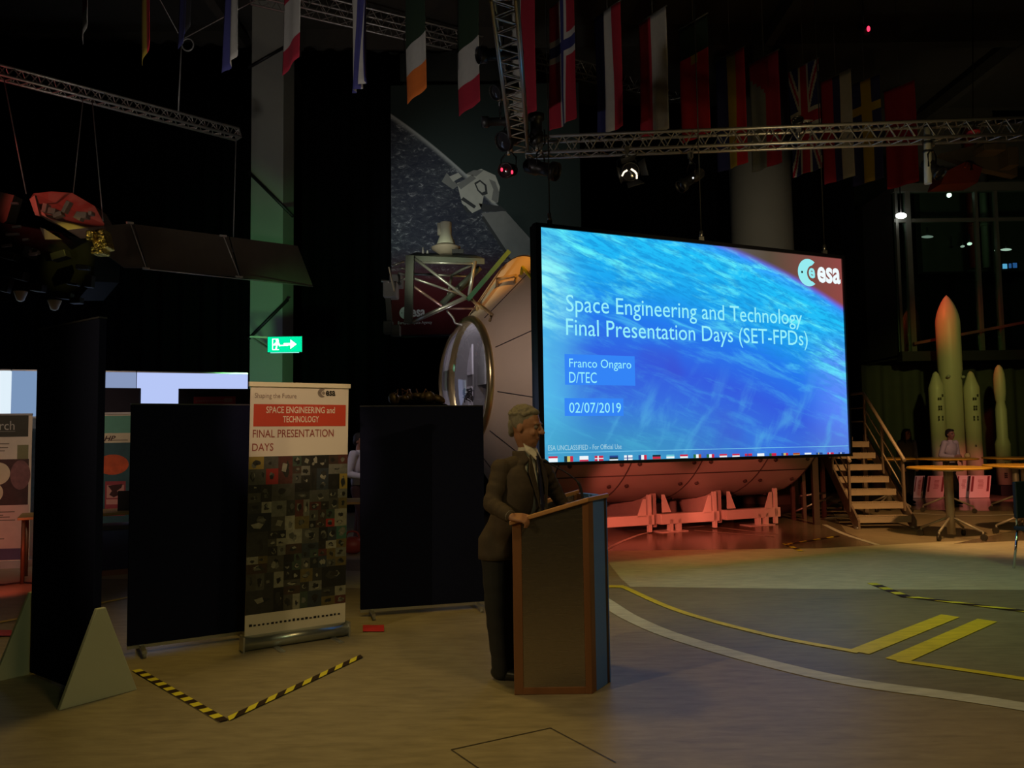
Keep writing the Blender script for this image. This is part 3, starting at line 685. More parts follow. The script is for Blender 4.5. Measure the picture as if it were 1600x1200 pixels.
# ------------------------------------------------------------------ open truss rack beside the module with instrument on top
DR = 12.6
FK = thing('payload_rack', 'open steel payload rack carried in front of the poster', 'rack', A(690, 460, DR))
DKF = mat('rack_dark', (.075, .085, .065), .5, .4); RODM = mat('rack_rod', (.5, .49, .43), .35, .7)
def q_(px, py, d=DR): return A(px, py, d)
mb = MB(); mb.bar(q_(641, 400), q_(638, 505), .11, .13); mb.build('upright', DKF, FK, True)
mb = MB(); mb.bar(q_(645, 405), q_(643, 502), .03, .03); mb.build('upright_edge', RODM, FK, True)
mb = MB()
a, b, c, d = q_(636, 399), q_(757, 404), q_(742, 398, DR+.9), q_(650, 394, DR+.9)
mb.prism([a, b, c, d], (0, 0, -.09)); mb.build('top_plate', DKF, FK, True)
def rod(p1, p2, r=.024, m2=RODM, nm='strut'):
    mb = MB(); mb.cyl(p1, p2, r, None, 8); mb.build(nm, m2, FK, True)
rod(q_(648, 404), q_(728, 465, DR-.2)); rod(q_(644, 434), q_(722, 461, DR+.3), .02); rod(q_(644, 446), q_(690, 478, DR+.2), .022, mat('rack_red_rod', (.5, .32, .26), .35, .6))
rod(q_(645, 503), q_(728, 465, DR-.2), .035); rod(q_(742, 408), q_(733, 462), .03); rod(q_(706, 432, DR+.8), q_(697, 475, DR+.6), .022)
rod(q_(640, 428, DR+.9), q_(740, 432, DR+.9), .022); rod(q_(657, 410), q_(740, 412), .02); rod(q_(707, 430, DR+.8), q_(742, 410), .026)
rod(q_(750, 418, DR+.4), q_(690, 475, DR+.4), .05, DKF, 'brace'); rod(q_(735, 440, DR+.5), q_(694, 474, DR+.5), .03, DKF, 'brace')
rod(q_(697, 482, DR), q_(752, 482, DR+.2), .018, mat('rack_red_rod', (.5, .32, .26), .35, .6))
GRN = mat('rack_green', (.06, .16, .08), .5, .2)
mb = MB(); mb.bar(q_(795, 393, DR-.1), q_(731, 468, DR-.25), .10, .07); mb.build('slanted_beam', GRN, FK, True)
mb = MB(); mb.tube(catmull([q_(698, 485), q_(708, 497), q_(712, 505), q_(722, 507)], 6), .02, 6); mb.build('cable', RODM, FK, True)
mb = MB(); mb.tube([q_(731, 463), q_(748, 478), q_(768, 488)], .03, 6); mb.build('hose', mat('tan_rail', (.5, .33, .15), .5), FK, True)
mb = MB(); mb.bar(q_(608, 418), q_(616, 455), .08, .02); mb.build('cream_plate', mat('cream', (.75, .66, .45), .5), FK, True)
for c_, s_ in ((q_(611, 454, DR+.3), (.22, .3, .26)), (q_(620, 440, DR+.55), (.2, .3, .2))): mb = MB(); mb.box(c_, s_); mb.build('instrument_box', mat('pale_grey', (.34, .34, .31), .6), FK, True, bevel=.02)
for c_, s_ in ((q_(607, 512, DR+.2), (.14, .2, .2)), (q_(619, 517, DR+.1), (.13, .2, .17))): mb = MB(); mb.box(c_, s_); mb.build('side_box', DKF, FK, True, bevel=.01)
mb = MB(); mb.bar(q_(606, 460, DR+.3), q_(609, 506, DR+.3), .08, .08); mb.build('side_post', DKF, FK, True)
for p1, p2 in (((596, 439), (608, 440)), ((624, 419), (634, 420)), ((622, 426), (634, 430)), ((612, 416), (632, 408)), ((625, 440), (640, 432))): rod(q_(*p1, DR+.1), q_(*p2, DR+.1), .02)
for px, hgt in ((661, .10), (668, .05)): mb = MB(); mb.cyl(q_(px, 396, DR+.3), q_(px, 396, DR+.3)+V((0, 0, hgt)), .02, .012, 8); mb.build('fitting', WHITE, FK, True)
for px in (709, 714, 719, 722): mb = MB(); mb.box(q_(px, 393, DR+.2), (.05, .06, .07)); mb.build('fitting', INK, FK, True)
an = q_(697, 396, DR+.4); mb = MB()
AW = mat('antenna_white', (.80, .82, .66), .5, 0, .05)
mb.lathe([(.10, -.02), (.16, .02), (.235, .07), (.24, .10), (.19, .12), (.15, .15)], Matrix.Translation(an), 28); mb.build('antenna_base', mat('antenna_tan', (.45, .38, .3), .6), FK, True)
mb = MB(); mb.lathe([(.155, .13), (.15, .16), (.10, .30), (.095, .32), (.095, .5), (.09, .52), (.01, .52)], Matrix.Translation(an), 28); mb.build('antenna_cone', AW, FK, True)
mb = MB(); mb.lathe([(.035, .30), (.035, .5), (.001, .5)], Matrix.Translation(an+V((-.105, -.02, 0))), 12); mb.build('antenna_stub', AW, FK, True)
# ================================================================== DISPLAY BOARDS
def board(label, l, r, z0, z1, th=.035, casters=True):
    l, r = V(l), V(r); u = (r-l).normalized(); n = V((u.y, -u.x, 0)); L = (r-l).length
    root = thing('display_board', label, 'display board', (l+r)/2)
    mb = MB(); mb.prism([l+n*-th/2+V((0, 0, z0)), r+n*-th/2+V((0, 0, z0)), r+n*-th/2+V((0, 0, z1)), l+n*-th/2+V((0, 0, z1))], n*th); mb.build('felt_panel', NAVY, root, True, bevel=.004)
    mb = MB(); mb.box((l+r)/2+V((0, 0, z0-.012)), (L, th+.012, .024), Matrix.Rotation(math.atan2(u.y, u.x), 3, 'Z')); mb.build('bottom_rail', ALU, root, True)
    mb = MB(); mb.box((l+r)/2+V((0, 0, z1+.005)), (L, th+.004, .01), Matrix.Rotation(math.atan2(u.y, u.x), 3, 'Z')); mb.build('top_rail', mat('dark_trim', (.05, .05, .07), .5, .3), root, True)
    if casters:
        for p in (l+u*.1, r-u*.08):
            mb = MB(); mb.bar(p-n*.22+V((0, 0, .045)), p+n*.22+V((0, 0, .045)), .03, .025); mb.build('foot_bar', ALU, root, True)
            for s in (-1, 1):
                q = p+n*s*.2+V((0, 0, .022)); mb = MB(); mb.cyl(q-u*.012, q+u*.012, .022, None, 12); mb.build('caster', mat('caster_grey', (.35, .35, .35), .5), root, True)
    return root
a = G(198, 1022); b = AZ(396, 6.62, 0)
board('tall dark felt board standing left of the roll-up banner', (a.x, a.y, 0), (b.x, b.y, 0), .06, 1.88)
a = G(563, 963); b = G(758, 949)
board('dark felt board standing between the roll-up banner and the speaker', (a.x, a.y, 0), (b.x, b.y, 0), .06, 1.885)
# tall narrow board on two white triangular feet
near = G(152, 1092); far = G(50, 1053); near = V((near.x, near.y, 0)); far = V((far.x, far.y, 0)); u = (near-far).normalized(); n = V((u.y, -u.x, 0))
root = thing('display_board', 'tall narrow dark panel on two white triangular feet at far left', 'display board', (near+far)/2)
p0, p1 = far+u*.02, near-u*.02; mb = MB(); mb.prism([p0-n*.025+V((0, 0, .02)), p1-n*.025+V((0, 0, .02)), p1-n*.025+V((0, 0, 2.39)), p0-n*.025+V((0, 0, 2.39))], n*.05); mb.build('felt_panel', NAVY, root, True, bevel=.004)
mb = MB(); rz = Matrix.Rotation(math.atan2(u.y, u.x), 3, 'Z'); mb.box((p0+p1)/2+V((0, 0, 2.397)), ((p1-p0).length, .054, .012), rz); mb.build('top_rail', mat('dark_trim', (.05, .05, .07), .5, .3), root, True)
TRI = mat('foot_paint', (.60, .62, .47), .6, 0, .08, 5)
for p, s in ((near, 1), (far, -1)):
    o0 = p+u*(.0 if s > 0 else -.03); tv = u*.032
    mb = MB(); mb.prism([o0-n*.24+V((0, 0, 0)), o0+n*.24, o0+n*.028+V((0, 0, .56)), o0-n*.028+V((0, 0, .56))], tv); mb.build('triangular_foot', TRI, root, True, bevel=.004)

# ================================================================== ROLL-UP BANNER
a = G(379, 1018); b = G(541, 993); a = V((a.x, a.y, 0)); b = V((b.x, b.y, 0)); u = (b-a).normalized()
fr = Frame(a+V((0, 0, 0)), u, V((0, 0, 1))+u*.017); BW = (b-a).length
root = thing('rollup_banner', 'roll-up banner reading FINAL PRESENTATION DAYS with a photo mosaic below', 'banner', (a+b)/2)
mb = MB(); mb.tube([fr.pt(-.01, .055), fr.pt(BW+.01, .055)], .055, 16); mb.mi = 0; mb.build('cassette', mat('cassette_alu', (.5, .53, .5), .3, .8, .08, 10), root, True)
for uu in (-.012, BW): mb = MB(); mb.prism([fr.pt(uu, 0, -.06), fr.pt(uu+.012, 0, -.06), fr.pt(uu+.012, .115, -.06), fr.pt(uu, .115, -.06)], fr.n*.12); mb.build('end_cap', ALU, root, True)
for uu in (.24, .70):
    mb = MB(); mb.prism([fr.pt(uu-.02, 0, -.12), fr.pt(uu+.02, 0, -.12), fr.pt(uu+.02, .01, -.12), fr.pt(uu-.02, .01, -.12)], fr.n*.34); mb.build('foot', ALU, root, True)
e0 = fr.px(391, 600); e1 = fr.px(548, 603); top = 2.03; U0, U1 = .012, BW-.012; cut = fr.px(465, 712)[1]
BSH = mat('banner_sheet', (.80, .72, .62), .55, 0, .03, 2)
mb = MB(); mb.prism([fr.pt(U0, .10, -.004), fr.pt(U1, .10, -.004), fr.pt(U1, top-.01, -.004), fr.pt(U0, top-.01, -.004)], fr.n*.004); mb.build('sheet', BSH, root, True)
mb = MB(); mb.box(fr.pt(BW/2, top), (BW, .03, .035), Matrix.Rotation(math.atan2(u.y, u.x), 3, 'Z')); mb.build('top_bar', mat('cream_bar', (.9, .82, .62), .4, 0, .04), root, True)
mb = MB(); mb.tube([fr.pt(BW/2, .05, -.02), fr.pt(BW/2, top, -.02)], .01, 8); mb.build('support_pole', ALU, root, True)
RED = mat('banner_red', (.62, .06, .025), .6, 0, .06); RTX = mat('banner_red_text', (.33, .07, .05), .6); GTX = mat('banner_grey_text', (.25, .16, .13), .6); BTX = mat('banner_white_text', (.85, .75, .62), .6)
def brect(fr, root, l, t_, r, b, m2, nm, off=.002):
    a_ = fr.px((l+r)/2, t_)[1]; b_ = fr.px((l+r)/2, b)[1]; u0 = fr.px(l, (t_+b)/2)[0]; u1 = fr.px(r, (t_+b)/2)[0]; mb = MB(); rect(mb, fr, u0, u1, b_, a_, off); return mb.build(nm, m2, root, True)
brect(fr, root, 396, 632, 540, 666, RED, 'red_panel')
tpx('Shaping the Future', fr, 398, 614, 624, 463, GTX, root, 'tagline_text', off=.003)
tpx('SPACE ENGINEERING and', fr, 416, 635, 645.5, 523, BTX, root, 'headline_text', off=.004, bold=.012)
tpx('TECHNOLOGY', fr, 442, 650, 660, 498, BTX, root, 'headline_text', off=.004, bold=.012)
tpx('FINAL PRESENTATION', fr, 395, 671.5, 684, 521, RTX, root, 'title_text', off=.003, bold=.006)
tpx('DAYS', fr, 394, 693, 705, 427, RTX, root, 'title_text', off=.003, bold=.006)
u0, v0 = fr.px(503, 614); emblem(fr, u0, v0, .073, root, mat('emblem_grey', (.25, .2, .17), .6), mat('emblem_black', (.03, .025, .02), .6), .003)
# photo mosaic
rnd = random.Random(11)
PAL = [S(*c) for c in ((24, 24, 24), (46, 46, 44), (74, 74, 68), (104, 104, 96), (36, 34, 30), (132, 130, 116), (60, 44, 36), (44, 52, 60), (96, 84, 50), (140, 138, 124), (26, 30, 34), (80, 40, 36), (56, 70, 60), (24, 22, 20), (68, 66, 60))]
pm = [mat('mosaic_%d' % i, c, .6, 0, .5, 30) for i, c in enumerate(PAL)] + [mat('mosaic_red', S(150, 40, 36), .6), mat('mosaic_gold', S(150, 130, 60), .6), mat('mosaic_teal', S(50, 90, 78), .6)]
mb = MB(); z0m, z1m = .265, cut
def blob(u0, u1, v0, v1, off):
    k = rnd.random(); mb.mi = rnd.choice((0, 1, 3, 4, 5, 9, 10, 13, 2)); cu, cv = u0+(u1-u0)*rnd.uniform(.35, .65), v0+(v1-v0)*rnd.uniform(.35, .65); ru, rv = (u1-u0)*rnd.uniform(.15, .34), (v1-v0)*rnd.uniform(.15, .34)
    nn = rnd.choice((4, 5, 7, 9)); ph = rnd.random()*6
    mb.poly([fr.pt(cu+ru*math.cos(ph+6.2832*k_/nn)*rnd.uniform(.6, 1), cv+rv*math.sin(ph+6.2832*k_/nn)*rnd.uniform(.6, 1), off) for k_ in range(nn)])
def split(u0, u1, v0, v1, dep):
    wu, hv = u1-u0, v1-v0
    if (wu < .13 and hv < .13) or (dep > 1 and wu < .22 and hv < .22 and rnd.random() < .22) or wu < .055 or hv < .055:
        mb.mi = rnd.randrange(15) if rnd.random() > .05 else rnd.choice((15, 16, 17)); rect(mb, fr, u0, u1, v0, v1, .002)
        for i in range(rnd.choice((2, 3, 4, 5))): blob(u0, u1, v0, v1, .0025+.0003*i)
        return
    if wu > hv*rnd.uniform(.7, 1.4): k = u0+wu*rnd.uniform(.35, .65); split(u0, k, v0, v1, dep+1); split(k, u1, v0, v1, dep+1)
    else: k = v0+hv*rnd.uniform(.35, .65); split(u0, u1, v0, k, dep+1); split(u0, u1, k, v1, dep+1)
split(U0, U1, z0m, z1m, 0)
mb.build('photo_mosaic', pm, root, True)
mb = MB(); mb.mi = 0
for i in range(22):
    uu = U0+.03+i*(U1-U0-.06)/22; k = rnd.uniform(.014, .024); rect(mb, fr, uu, uu+k, .175, .175+rnd.uniform(.012, .02), .003)
mb.build('icon_row', INK, root, True)

# ================================================================== FLOOR TAPES
TY, TK = mat('tape_yellow', (.80, .72, .05), .5), mat('tape_black', (.03, .015, .012), .5)
def hazard(label, p, q, wd=.055, st=.075, skew=.045):
    p, q = V((p.x, p.y, 0)), V((q.x, q.y, 0)); d = (q-p); L = d.length; u_ = d/L; n_ = V((-u_.y, u_.x, 0)); mb = MB(); k = int(L/st)
    for i in range(k):
        s0, s1 = i*L/k, (i+1)*L/k; mb.mi = i % 2
        def pp_(s, side): return p+u_*max(0, min(L, s+(skew if side > 0 else -skew)*.5))+n_*side*wd/2
        mb.prism([pp_(s0, -1)+V((0, 0, .0075)), pp_(s1, -1)+V((0, 0, .0075)), pp_(s1, 1)+V((0, 0, .0075)), pp_(s0, 1)+V((0, 0, .0075))], (0, 0, .001))
    return tag(mb.build('hazard_tape', [TY, TK]), label, 'floor tape')
hazard('yellow and black striped tape running from the white foot to the V corner', G(213, 1048), G(350, 1128), .055, .07, .0)
hazard('yellow and black striped tape in front of the roll-up banner', G(352, 1127), G(568, 1025), .055, .085, .10)
hazard('short striped tape at right, upper arm of the corner on the green-lit floor', G(1362, 912), G(1418, 934), .10, .12, .0)
hazard('long striped tape running off the right edge of the picture', G(1418, 933), G(1640, 961), .085, .16, .16)
hazard('short striped tape on the light floor below the screen', G(1226, 850), G(1252, 862), .07, .14, .0)
hazard('long striped tape leading from the screen towards the stairs', G(1227, 851), G(1312, 838), .07, .16, .05)
RT = mat('tape_red', (.55, .03, .04), .5)
for (x0, y0, x1, y1, lb) in ((567, 978, 600, 988, 'red tape mark on the floor before the middle board'), (866, 1075, 902, 1080, 'red tape mark at the foot of the lectern'), (-20, 986, 18, 995, 'red tape mark at the left edge of the floor')):
    mb = MB(); q = [G(x0, y1), G(x1, y1), G(x1, y0), G(x0, y0)]; mb.prism([V((p.x, p.y, .0075)) for p in q], (0, 0, .001)); tag(mb.build('floor_mark', RT), lb, 'floor tape')

# ================================================================== LECTERN
LEC = thing('lectern', 'wooden lectern with grey side panel and blue corner strip', 'lectern', (.3, 5.4, 0))
LX0, LX1, LX2 = -.012, .470, .612; LY0, LY1 = 5.06, 5.30; LYB = 5.78; zL, zH = 1.045, 1.185
SIDEM = bpy.data.materials.new('brushed_panel'); t = NT(SIDEM)
t.bsdf(Base_Color=(.36, .32, .29), Metallic=.92, Roughness=t.math('MULTIPLY_ADD', t.noise(t.map(t.obj(), scale=(1, 1, 40)), 6, 3), .12, .20))
BLUEM = mat('blue_strip', (.09, .24, .85), .45, 0, .06, 3)
def zt(x): return zL+(zH-zL)*(x-LX0)/(LX1-LX0)
def yt(x): return LY0+.03*(x-LX0)/(LX1-LX0)
def side(y, mname, x0, x1, th, m2, zb=.02, off=0.0):
    mb = MB(); mb.prism([(x0, y+off, zb), (x1, y+off, zb), (x1, y+off, zt(x1)), (x0, y+off, zt(x0))], (0, th, 0)); return mb.build(mname, m2, LEC, True, bevel=.004)
for y, sg in ((LY0, 1), (LYB-.03, -1)):
    side(y, 'side_panel', LX0+.055, LX1-.038, .02, SIDEM, .04, .004)
    side(y, 'wood_edge', LX0, LX0+.058, .03, WOOD, .0); side(y, 'wood_edge', LX1-.04, LX1, .03, WOOD, .0)
    side(y, 'bottom_rail', LX0+.055, LX1-.038, .022, WOOD, .0).data.vertices[0].co
# trim the bottom rails to their low height
for o in LEC.children:
    if o.name.startswith('bottom_rail'):
        for v in o.data.vertices:
            if v.co.z > .1: v.co.z = .045
def chamfer(ya, yb, s):
    a_, b_ = V((LX1, ya, 0)), V((LX2, yb, 0)); d = (b_-a_); L = d.length; d /= L; nn = V((d.y, -d.x, 0))*(1 if s > 0 else -1)
    for (s0, s1, m2, nm, zz) in ((0, .24, WOOD, 'wood_edge', zH), (.24, .84, BLUEM, 'blue_strip', zH+.004), (.84, 1.0, mat('dark_wood', (.05, .025, .02), .5), 'dark_edge', zH)):
        q0, q1 = a_+d*L*s0, a_+d*L*s1; mb = MB(); mb.prism([q0, q1, q1+V((0, 0, zz)), q0+V((0, 0, zz))], -nn*.03); mb.build(nm, m2, LEC, True, bevel=.003)
chamfer(LY0+.0, LY1, 1); chamfer(LYB, 5.54, -1)
mb = MB(); mb.box((LX2-.015, 5.42, zH/2), (.03, .26, zH)); mb.build('front_panel', BLUEM, LEC, True)
mb = MB(); mb.prism([(LX0+.01, LY0+.03, zL-.06), (LX1, LY0+.04, zH-.06), (LX2-.03, LY1+.01, zH-.05), (LX2-.03, 5.53, zH-.05), (LX1, LYB-.035, zH-.06), (LX0+.01, LYB-.03, zL-.06)], (0, 0, .018)); mb.build('sloped_top', mat('top_dark', (.02, .018, .018), .75, 0, .2, 9, .2), LEC, True, bevel=.004)
TW2 = mat('top_wood', (.50, .25, .11), .32, 0, .25, 9, stretch=(1, .2, 1))
mb = MB(); mb.prism([(LX0-.017, LY0-.016, zL-.004), (LX1, LY0-.016, zH-.004), (LX1, LY0+.012, zH-.004), (LX0-.017, LY0+.012, zL-.004)], (0, 0, .028)); mb.build('edge_trim', TW2, LEC, True, bevel=.006)
mb = MB(); mb.prism([(LX1, LY0-.016, zH-.004), (LX2+.014, LY1-.012, zH+.002), (LX2+.0, LY1+.01, zH+.002), (LX1, LY0+.012, zH-.004)], (0, 0, .028)); mb.build('edge_trim', TW2, LEC, True, bevel=.006)
mb = MB(); mb.prism([(LX0-.017, LYB-.012, zL-.004), (LX1, LYB-.012, zH-.004), (LX1, LYB+.016, zH-.004), (LX0-.017, LYB+.016, zL-.004)], (0, 0, .028)); mb.build('edge_trim', TW2, LEC, True, bevel=.006)
mb = MB(); mb.box((.22, 5.42, .45), (.42, .62, .02)); mb.build('inner_shelf', WOOD, LEC, True)
MIC = thing('microphone', 'thin black gooseneck microphone on the lectern', 'microphone', A(911, 778, 5.42))
b0 = V((A(911, 778, 5.42).x, 5.42, zH-.038)); mb = MB(); mb.cyl(b0, b0+V((0, 0, .018)), .028, .022); mb.build('base', INK, MIC, True)
pts = catmull([b0+V((0, 0, .015)), A(905, 757, 5.42), A(890, 742, 5.42), A(868, 729, 5.42), A(856, 723, 5.42)], 8)
mb = MB(); mb.tube(pts, [.009]*10+[.005]*(len(pts)-10), 8); mb.build('gooseneck', INK, MIC, True)
mb = MB(); mb.ell(A(852, 720.5, 5.42), (.013, .013, .013)); mb.cap(A(852, 720.5, 5.42), A(857, 723.5, 5.42), .012, .008); mb.build('capsule', INK, MIC, True)
# ================================================================== PEOPLE
SKINM = mat('skin', (.36, .165, .10), .55, 0, .08, 14); SKIN2 = mat('skin_pale', (.5, .28, .2), .55, 0, .08, 14)
def hand(mb, wrist, knuck, side, palm_n, curl, ln=.085, thumb=True):
    """palm from wrist to knuckles; four fingers curling towards palm_n; thumb on the given side"""
    w_, k_ = V(wrist), V(knuck); d = (k_-w_).normalized(); s = V(side).normalized(); pn = V(palm_n).normalized()
    for j in range(4):
        o = s*(.032-.0215*j); mb.cap(w_+o*.55, k_+o-d*(.004 if j in (0, 3) else 0), .0135, .0115)
        L = ln*(.9, 1.0, .94, .74)[j]; p = k_+o; dir_ = d.copy(); seg = (.42, .32, .26); r_ = (.0102, .0094, .0086, .0074)
        for q in range(3):
            a_ = curl[q]*(1+.06*j); dir_ = (dir_*math.cos(a_)+pn*math.sin(a_)).normalized(); e = p+dir_*L*seg[q]; mb.cap(p, e, r_[q], r_[q+1]); p = e
            pn2 = (pn - dir_*pn.dot(dir_)); pn = pn2.normalized() if pn2.length > 1e-4 else pn
        pn = V(palm_n).normalized()
    if thumb:
        a_ = w_+s*.022+d*.012; b_ = a_+s*.026+d*.034+pn*.012; c_ = b_+s*.008+d*.032+pn*.008; e_ = c_+d*.026+pn*.004-s*.002
        mb.cap(a_, b_, .0145, .012); mb.cap(b_, c_, .012, .0105); mb.cap(c_, e_, .0105, .0085)
def head_geo(mb, c, fw, up, k=1.0, nose=1.0, beard=0):
    """c = skull centre; fw faces forward; face built in a local frame"""
    fw = V(fw).normalized(); up = V(up).normalized(); rt = fw.cross(up).normalized(); up = rt.cross(fw); M3 = Matrix((rt, fw, up)).transposed()
    P = lambda x, y, z: V(c)+M3 @ V((x*k, y*k, z*k))
    E = lambda x, y, z, a, b, d: mb.ell(P(x, y, z), (a*k, b*k, d*k), M3)
    E(0, -.012, .028, .076, .097, .092); E(0, .018, -.03, .064, .074, .085); E(0, .035, -.072, .048, .052, .045); E(0, .060, -.098, .024, .022, .019)
    E(0, .078, .030, .050, .014, .012); E(-.036, .062, -.028, .022, .022, .022); E(.036, .062, -.028, .022, .022, .022)
    mb.cap(P(0, .088, .018), P(0, .112*nose, -.022), .010*k, .0145*k); E(-.012, .098, -.026, .009, .011, .008); E(.012, .098, -.026, .009, .011, .008)
    E(0, .085, -.056, .022, .010, .006); E(0, .083, -.067, .019, .010, .006)
    for s in (-1, 1): E(s*.076, -.012, -.005, .009, .020, .032)
    return P, M3, rt, fw, up
def face_parts(parent, P, M3, k, hairm, lipm=None):
    EYE = mat('eye_white', (.16, .14, .13), .6); IR = mat('iris', (.03, .02, .015), .3)
    for s in (-1, 1):
        mb = MB(); mb.ell(P(s*.031, .076, .008), (.0125*k,)*3, M3, 14, 8); e = mb.build('eye', EYE, parent, True)
        mb = MB(); mb.ell(P(s*.031, .0868, .007), (.006*k, .003*k, .006*k), M3, 10, 6); mb.build('iris', IR, e, True)
        mb = MB(); mb.tube([P(s*.014, .090, .026), P(s*.030, .091, .031), P(s*.047, .080, .026)], [.0025*k, .003*k, .002*k], 6); mb.build('eyebrow', hairm, parent, True)
    mb = MB(); mb.tube([P(-.022, .086, -.0615), P(0, .0945, -.061), P(.022, .086, -.0615)], .003*k, 6); mb.build('mouth', mat('lip', (.16, .06, .05), .6), parent, True)

# ---- the speaker at the lectern
def D(px, py, d): return A(px, py, d)
rSh, lSh = D(783, 733, 5.29), D(846, 731, 5.53)
rEl, lEl = D(768, 788, 5.22), D(864, 763, 5.64)
rWr, lWr = D(800, 808, 5.045), D(879, 787, 5.66)
hd = D(822, 667, 5.36); hd = V((hd.x, hd.y, hd.z))
fwd = V((.86, -.51, 0)).normalized(); left = V((.51, .86, 0))
face = V((.90, -.38, -.14)).normalized()
pel = V((-.085, 5.44, .92)); rHip, lHip = pel-left*.085+V((0, 0, -.03)), pel+left*.085+V((0, 0, -.03))
rKn, lKn = rHip+V((.0, -.01, -.42)), lHip+V((.02, .0, -.42)); rAn, lAn = V((-.095, 5.385, .085)), V((-.03, 5.56, .085))
chest = (rSh+lSh)/2+V((.0, 0, -.13)); nk = (rSh+lSh)/2+V((.035, -.02, .105))
MAN = thing('person', 'grey-haired person in a brown suit jacket standing at the lectern, both hands on it', 'person', (-.06, 5.46, 0))
toM = Matrix((fwd.cross(V((0, 0, 1))), fwd, V((0, 0, 1)))).transposed()
mb = MB(); P_, M3, rt_, fw_, up_ = head_geo(mb, hd, face, (.1, -.05, 1), 1.10)
mb.chain([nk-V((0, 0, .10)), nk+V((.01, 0, .03)), hd+M3 @ V((0, -.02, -.06))], [.07, .060, .058])
mb.ell(chest, (.15, .10, .19), toM); mb.ell((chest+pel)/2, (.125, .09, .18), toM); mb.ell(pel, (.14, .10, .12), toM)
for a_, b_, c_ in ((rSh, rEl, rWr), (lSh, lEl, lWr)): mb.chain([nk-V((0, 0, .16)), a_-V((0, 0, .03)), b_, c_], [.05, .042, .036, .026])
for a_, b_, c_ in ((rHip, rKn, rAn), (lHip, lKn, lAn)): mb.chain([a_, b_, c_], [.075, .05, .038])
kn = D(815, 809, 5.03)
hand(mb, rWr, kn, V((.12, .75, .45)), V((.25, .35, -.9)), (.45, .75, .6), .085)
hand(mb, lWr, lWr+V((.085, -.03, -.012)), V((-.1, -.9, .2)), V((.1, -.1, -1)), (.25, .45, .4), .08)
mb.build('body', SKINM, MAN, True, voxel=.0055, smooth_it=4)
HAIRM = mat('hair_grey', (.27, .235, .19), .8, 0, .45, 60, bump=.8)
face_parts(MAN, P_, M3, 1.10, HAIRM)
mb = MB(); rnd = random.Random(3); k = 1.10
for (x, y, z, a, b, c) in ((0, -.024, .052, .079, .095, .075), (0, -.074, .006, .062, .040, .062), (0, .032, .094, .054, .040, .026), (-.066, -.03, .026, .017, .042, .042), (.066, -.03, .026, .017, .042, .042), (0, -.088, -.040, .045, .018, .035)):
    mb.ell(P_(x, y, z), (a*k, b*k, c*k), M3)
for i in range(190):
    th_ = rnd.uniform(0, 6.283); ph = rnd.uniform(.0, 1.35); x, y, z = math.sin(ph)*math.cos(th_)*.082, math.sin(ph)*math.sin(th_)*.098-.022, math.cos(ph)*.080+.046
    if y > .035 and z < .10: continue
    mb.ell(P_(x, y, z), rnd.uniform(.008, .0145)*k, None, 8, 6)
mb.build('hair', HAIRM, MAN, True, voxel=.0045, smooth_it=1)
# shirt, jacket, trousers, shoes
JK = mat('jacket_brown', (.075, .056, .044), .9, 0, .22, 26, .2, .15); TRO = mat('trousers_black', (.018, .017, .018), .9, 0, .2, 20); SHIRT = mat('shirt_white', (.62, .56, .52), .8, 0, .05, 10)
mb = MB(); ch2 = chest+fwd*.045
mb.ell(chest+fwd*.02, (.155, .118, .20), toM); mb.ell((chest+pel)/2+fwd*.03, (.14, .118, .2), toM)
mb.chain([nk-V((0, 0, .10)), nk+V((.004, -.003, .02))], [.078, .066]); mb.build('shirt', SHIRT, MAN, True, voxel=.007, smooth_it=3)
hem = pel+V((.0, 0, -.13))
mb = MB()
def jring(c, a, b, open_=.0):
    """open ring of a jacket: gap at the front"""
    pts = []
    for i in range(33):
        t_ = math.pi/2+open_+(2*math.pi-2*open_)*i/32; pts.append(V(c)+toM @ V((a*math.cos(t_), b*math.sin(t_), 0)))
    return pts
lv = [(hem+fwd*.0, .185, .135, .26), (pel, .178, .135, .16), (pel*.68+chest*.32+fwd*.018, .170, .135, .10), (pel*.36+chest*.64+fwd*.02, .185, .14, .22), (chest+V((0, 0, .0))+fwd*.014, .195, .132, .42), (chest+V((0, 0, .08))+fwd*.008, .195, .118, .52), (chest+V((0, 0, .125)), .175, .10, .60), (chest+V((0, 0, .155)), .13, .095, .70), (nk+V((0, 0, -.045)), .095, .09, .85), (nk+V((-.014, .010, .012)), .078, .076, 1.05)]
sub = []
for i in range(len(lv)-1):
    for q in range(4):
        f = q/4; A0, B0 = lv[i], lv[i+1]; sub.append(jring(A0[0].lerp(B0[0], f), A0[1]*(1-f)+B0[1]*f, A0[2]*(1-f)+B0[2]*f, A0[3]*(1-f)+B0[3]*f))
sub.append(jring(*lv[-1]))
mb.rings(sub, False, False); mb.build('jacket', JK, MAN, True, solid=.014)
def fold(p, q, r0, r1, n=9, amp=.006, seed=1):
    rn = random.Random(seed); pts = [V(p).lerp(V(q), i/n) for i in range(n+1)]; return pts, [r0+(r1-r0)*i/n+amp*(math.sin(i*2.3+seed)+rn.uniform(-.4, .4)) for i in range(n+1)]
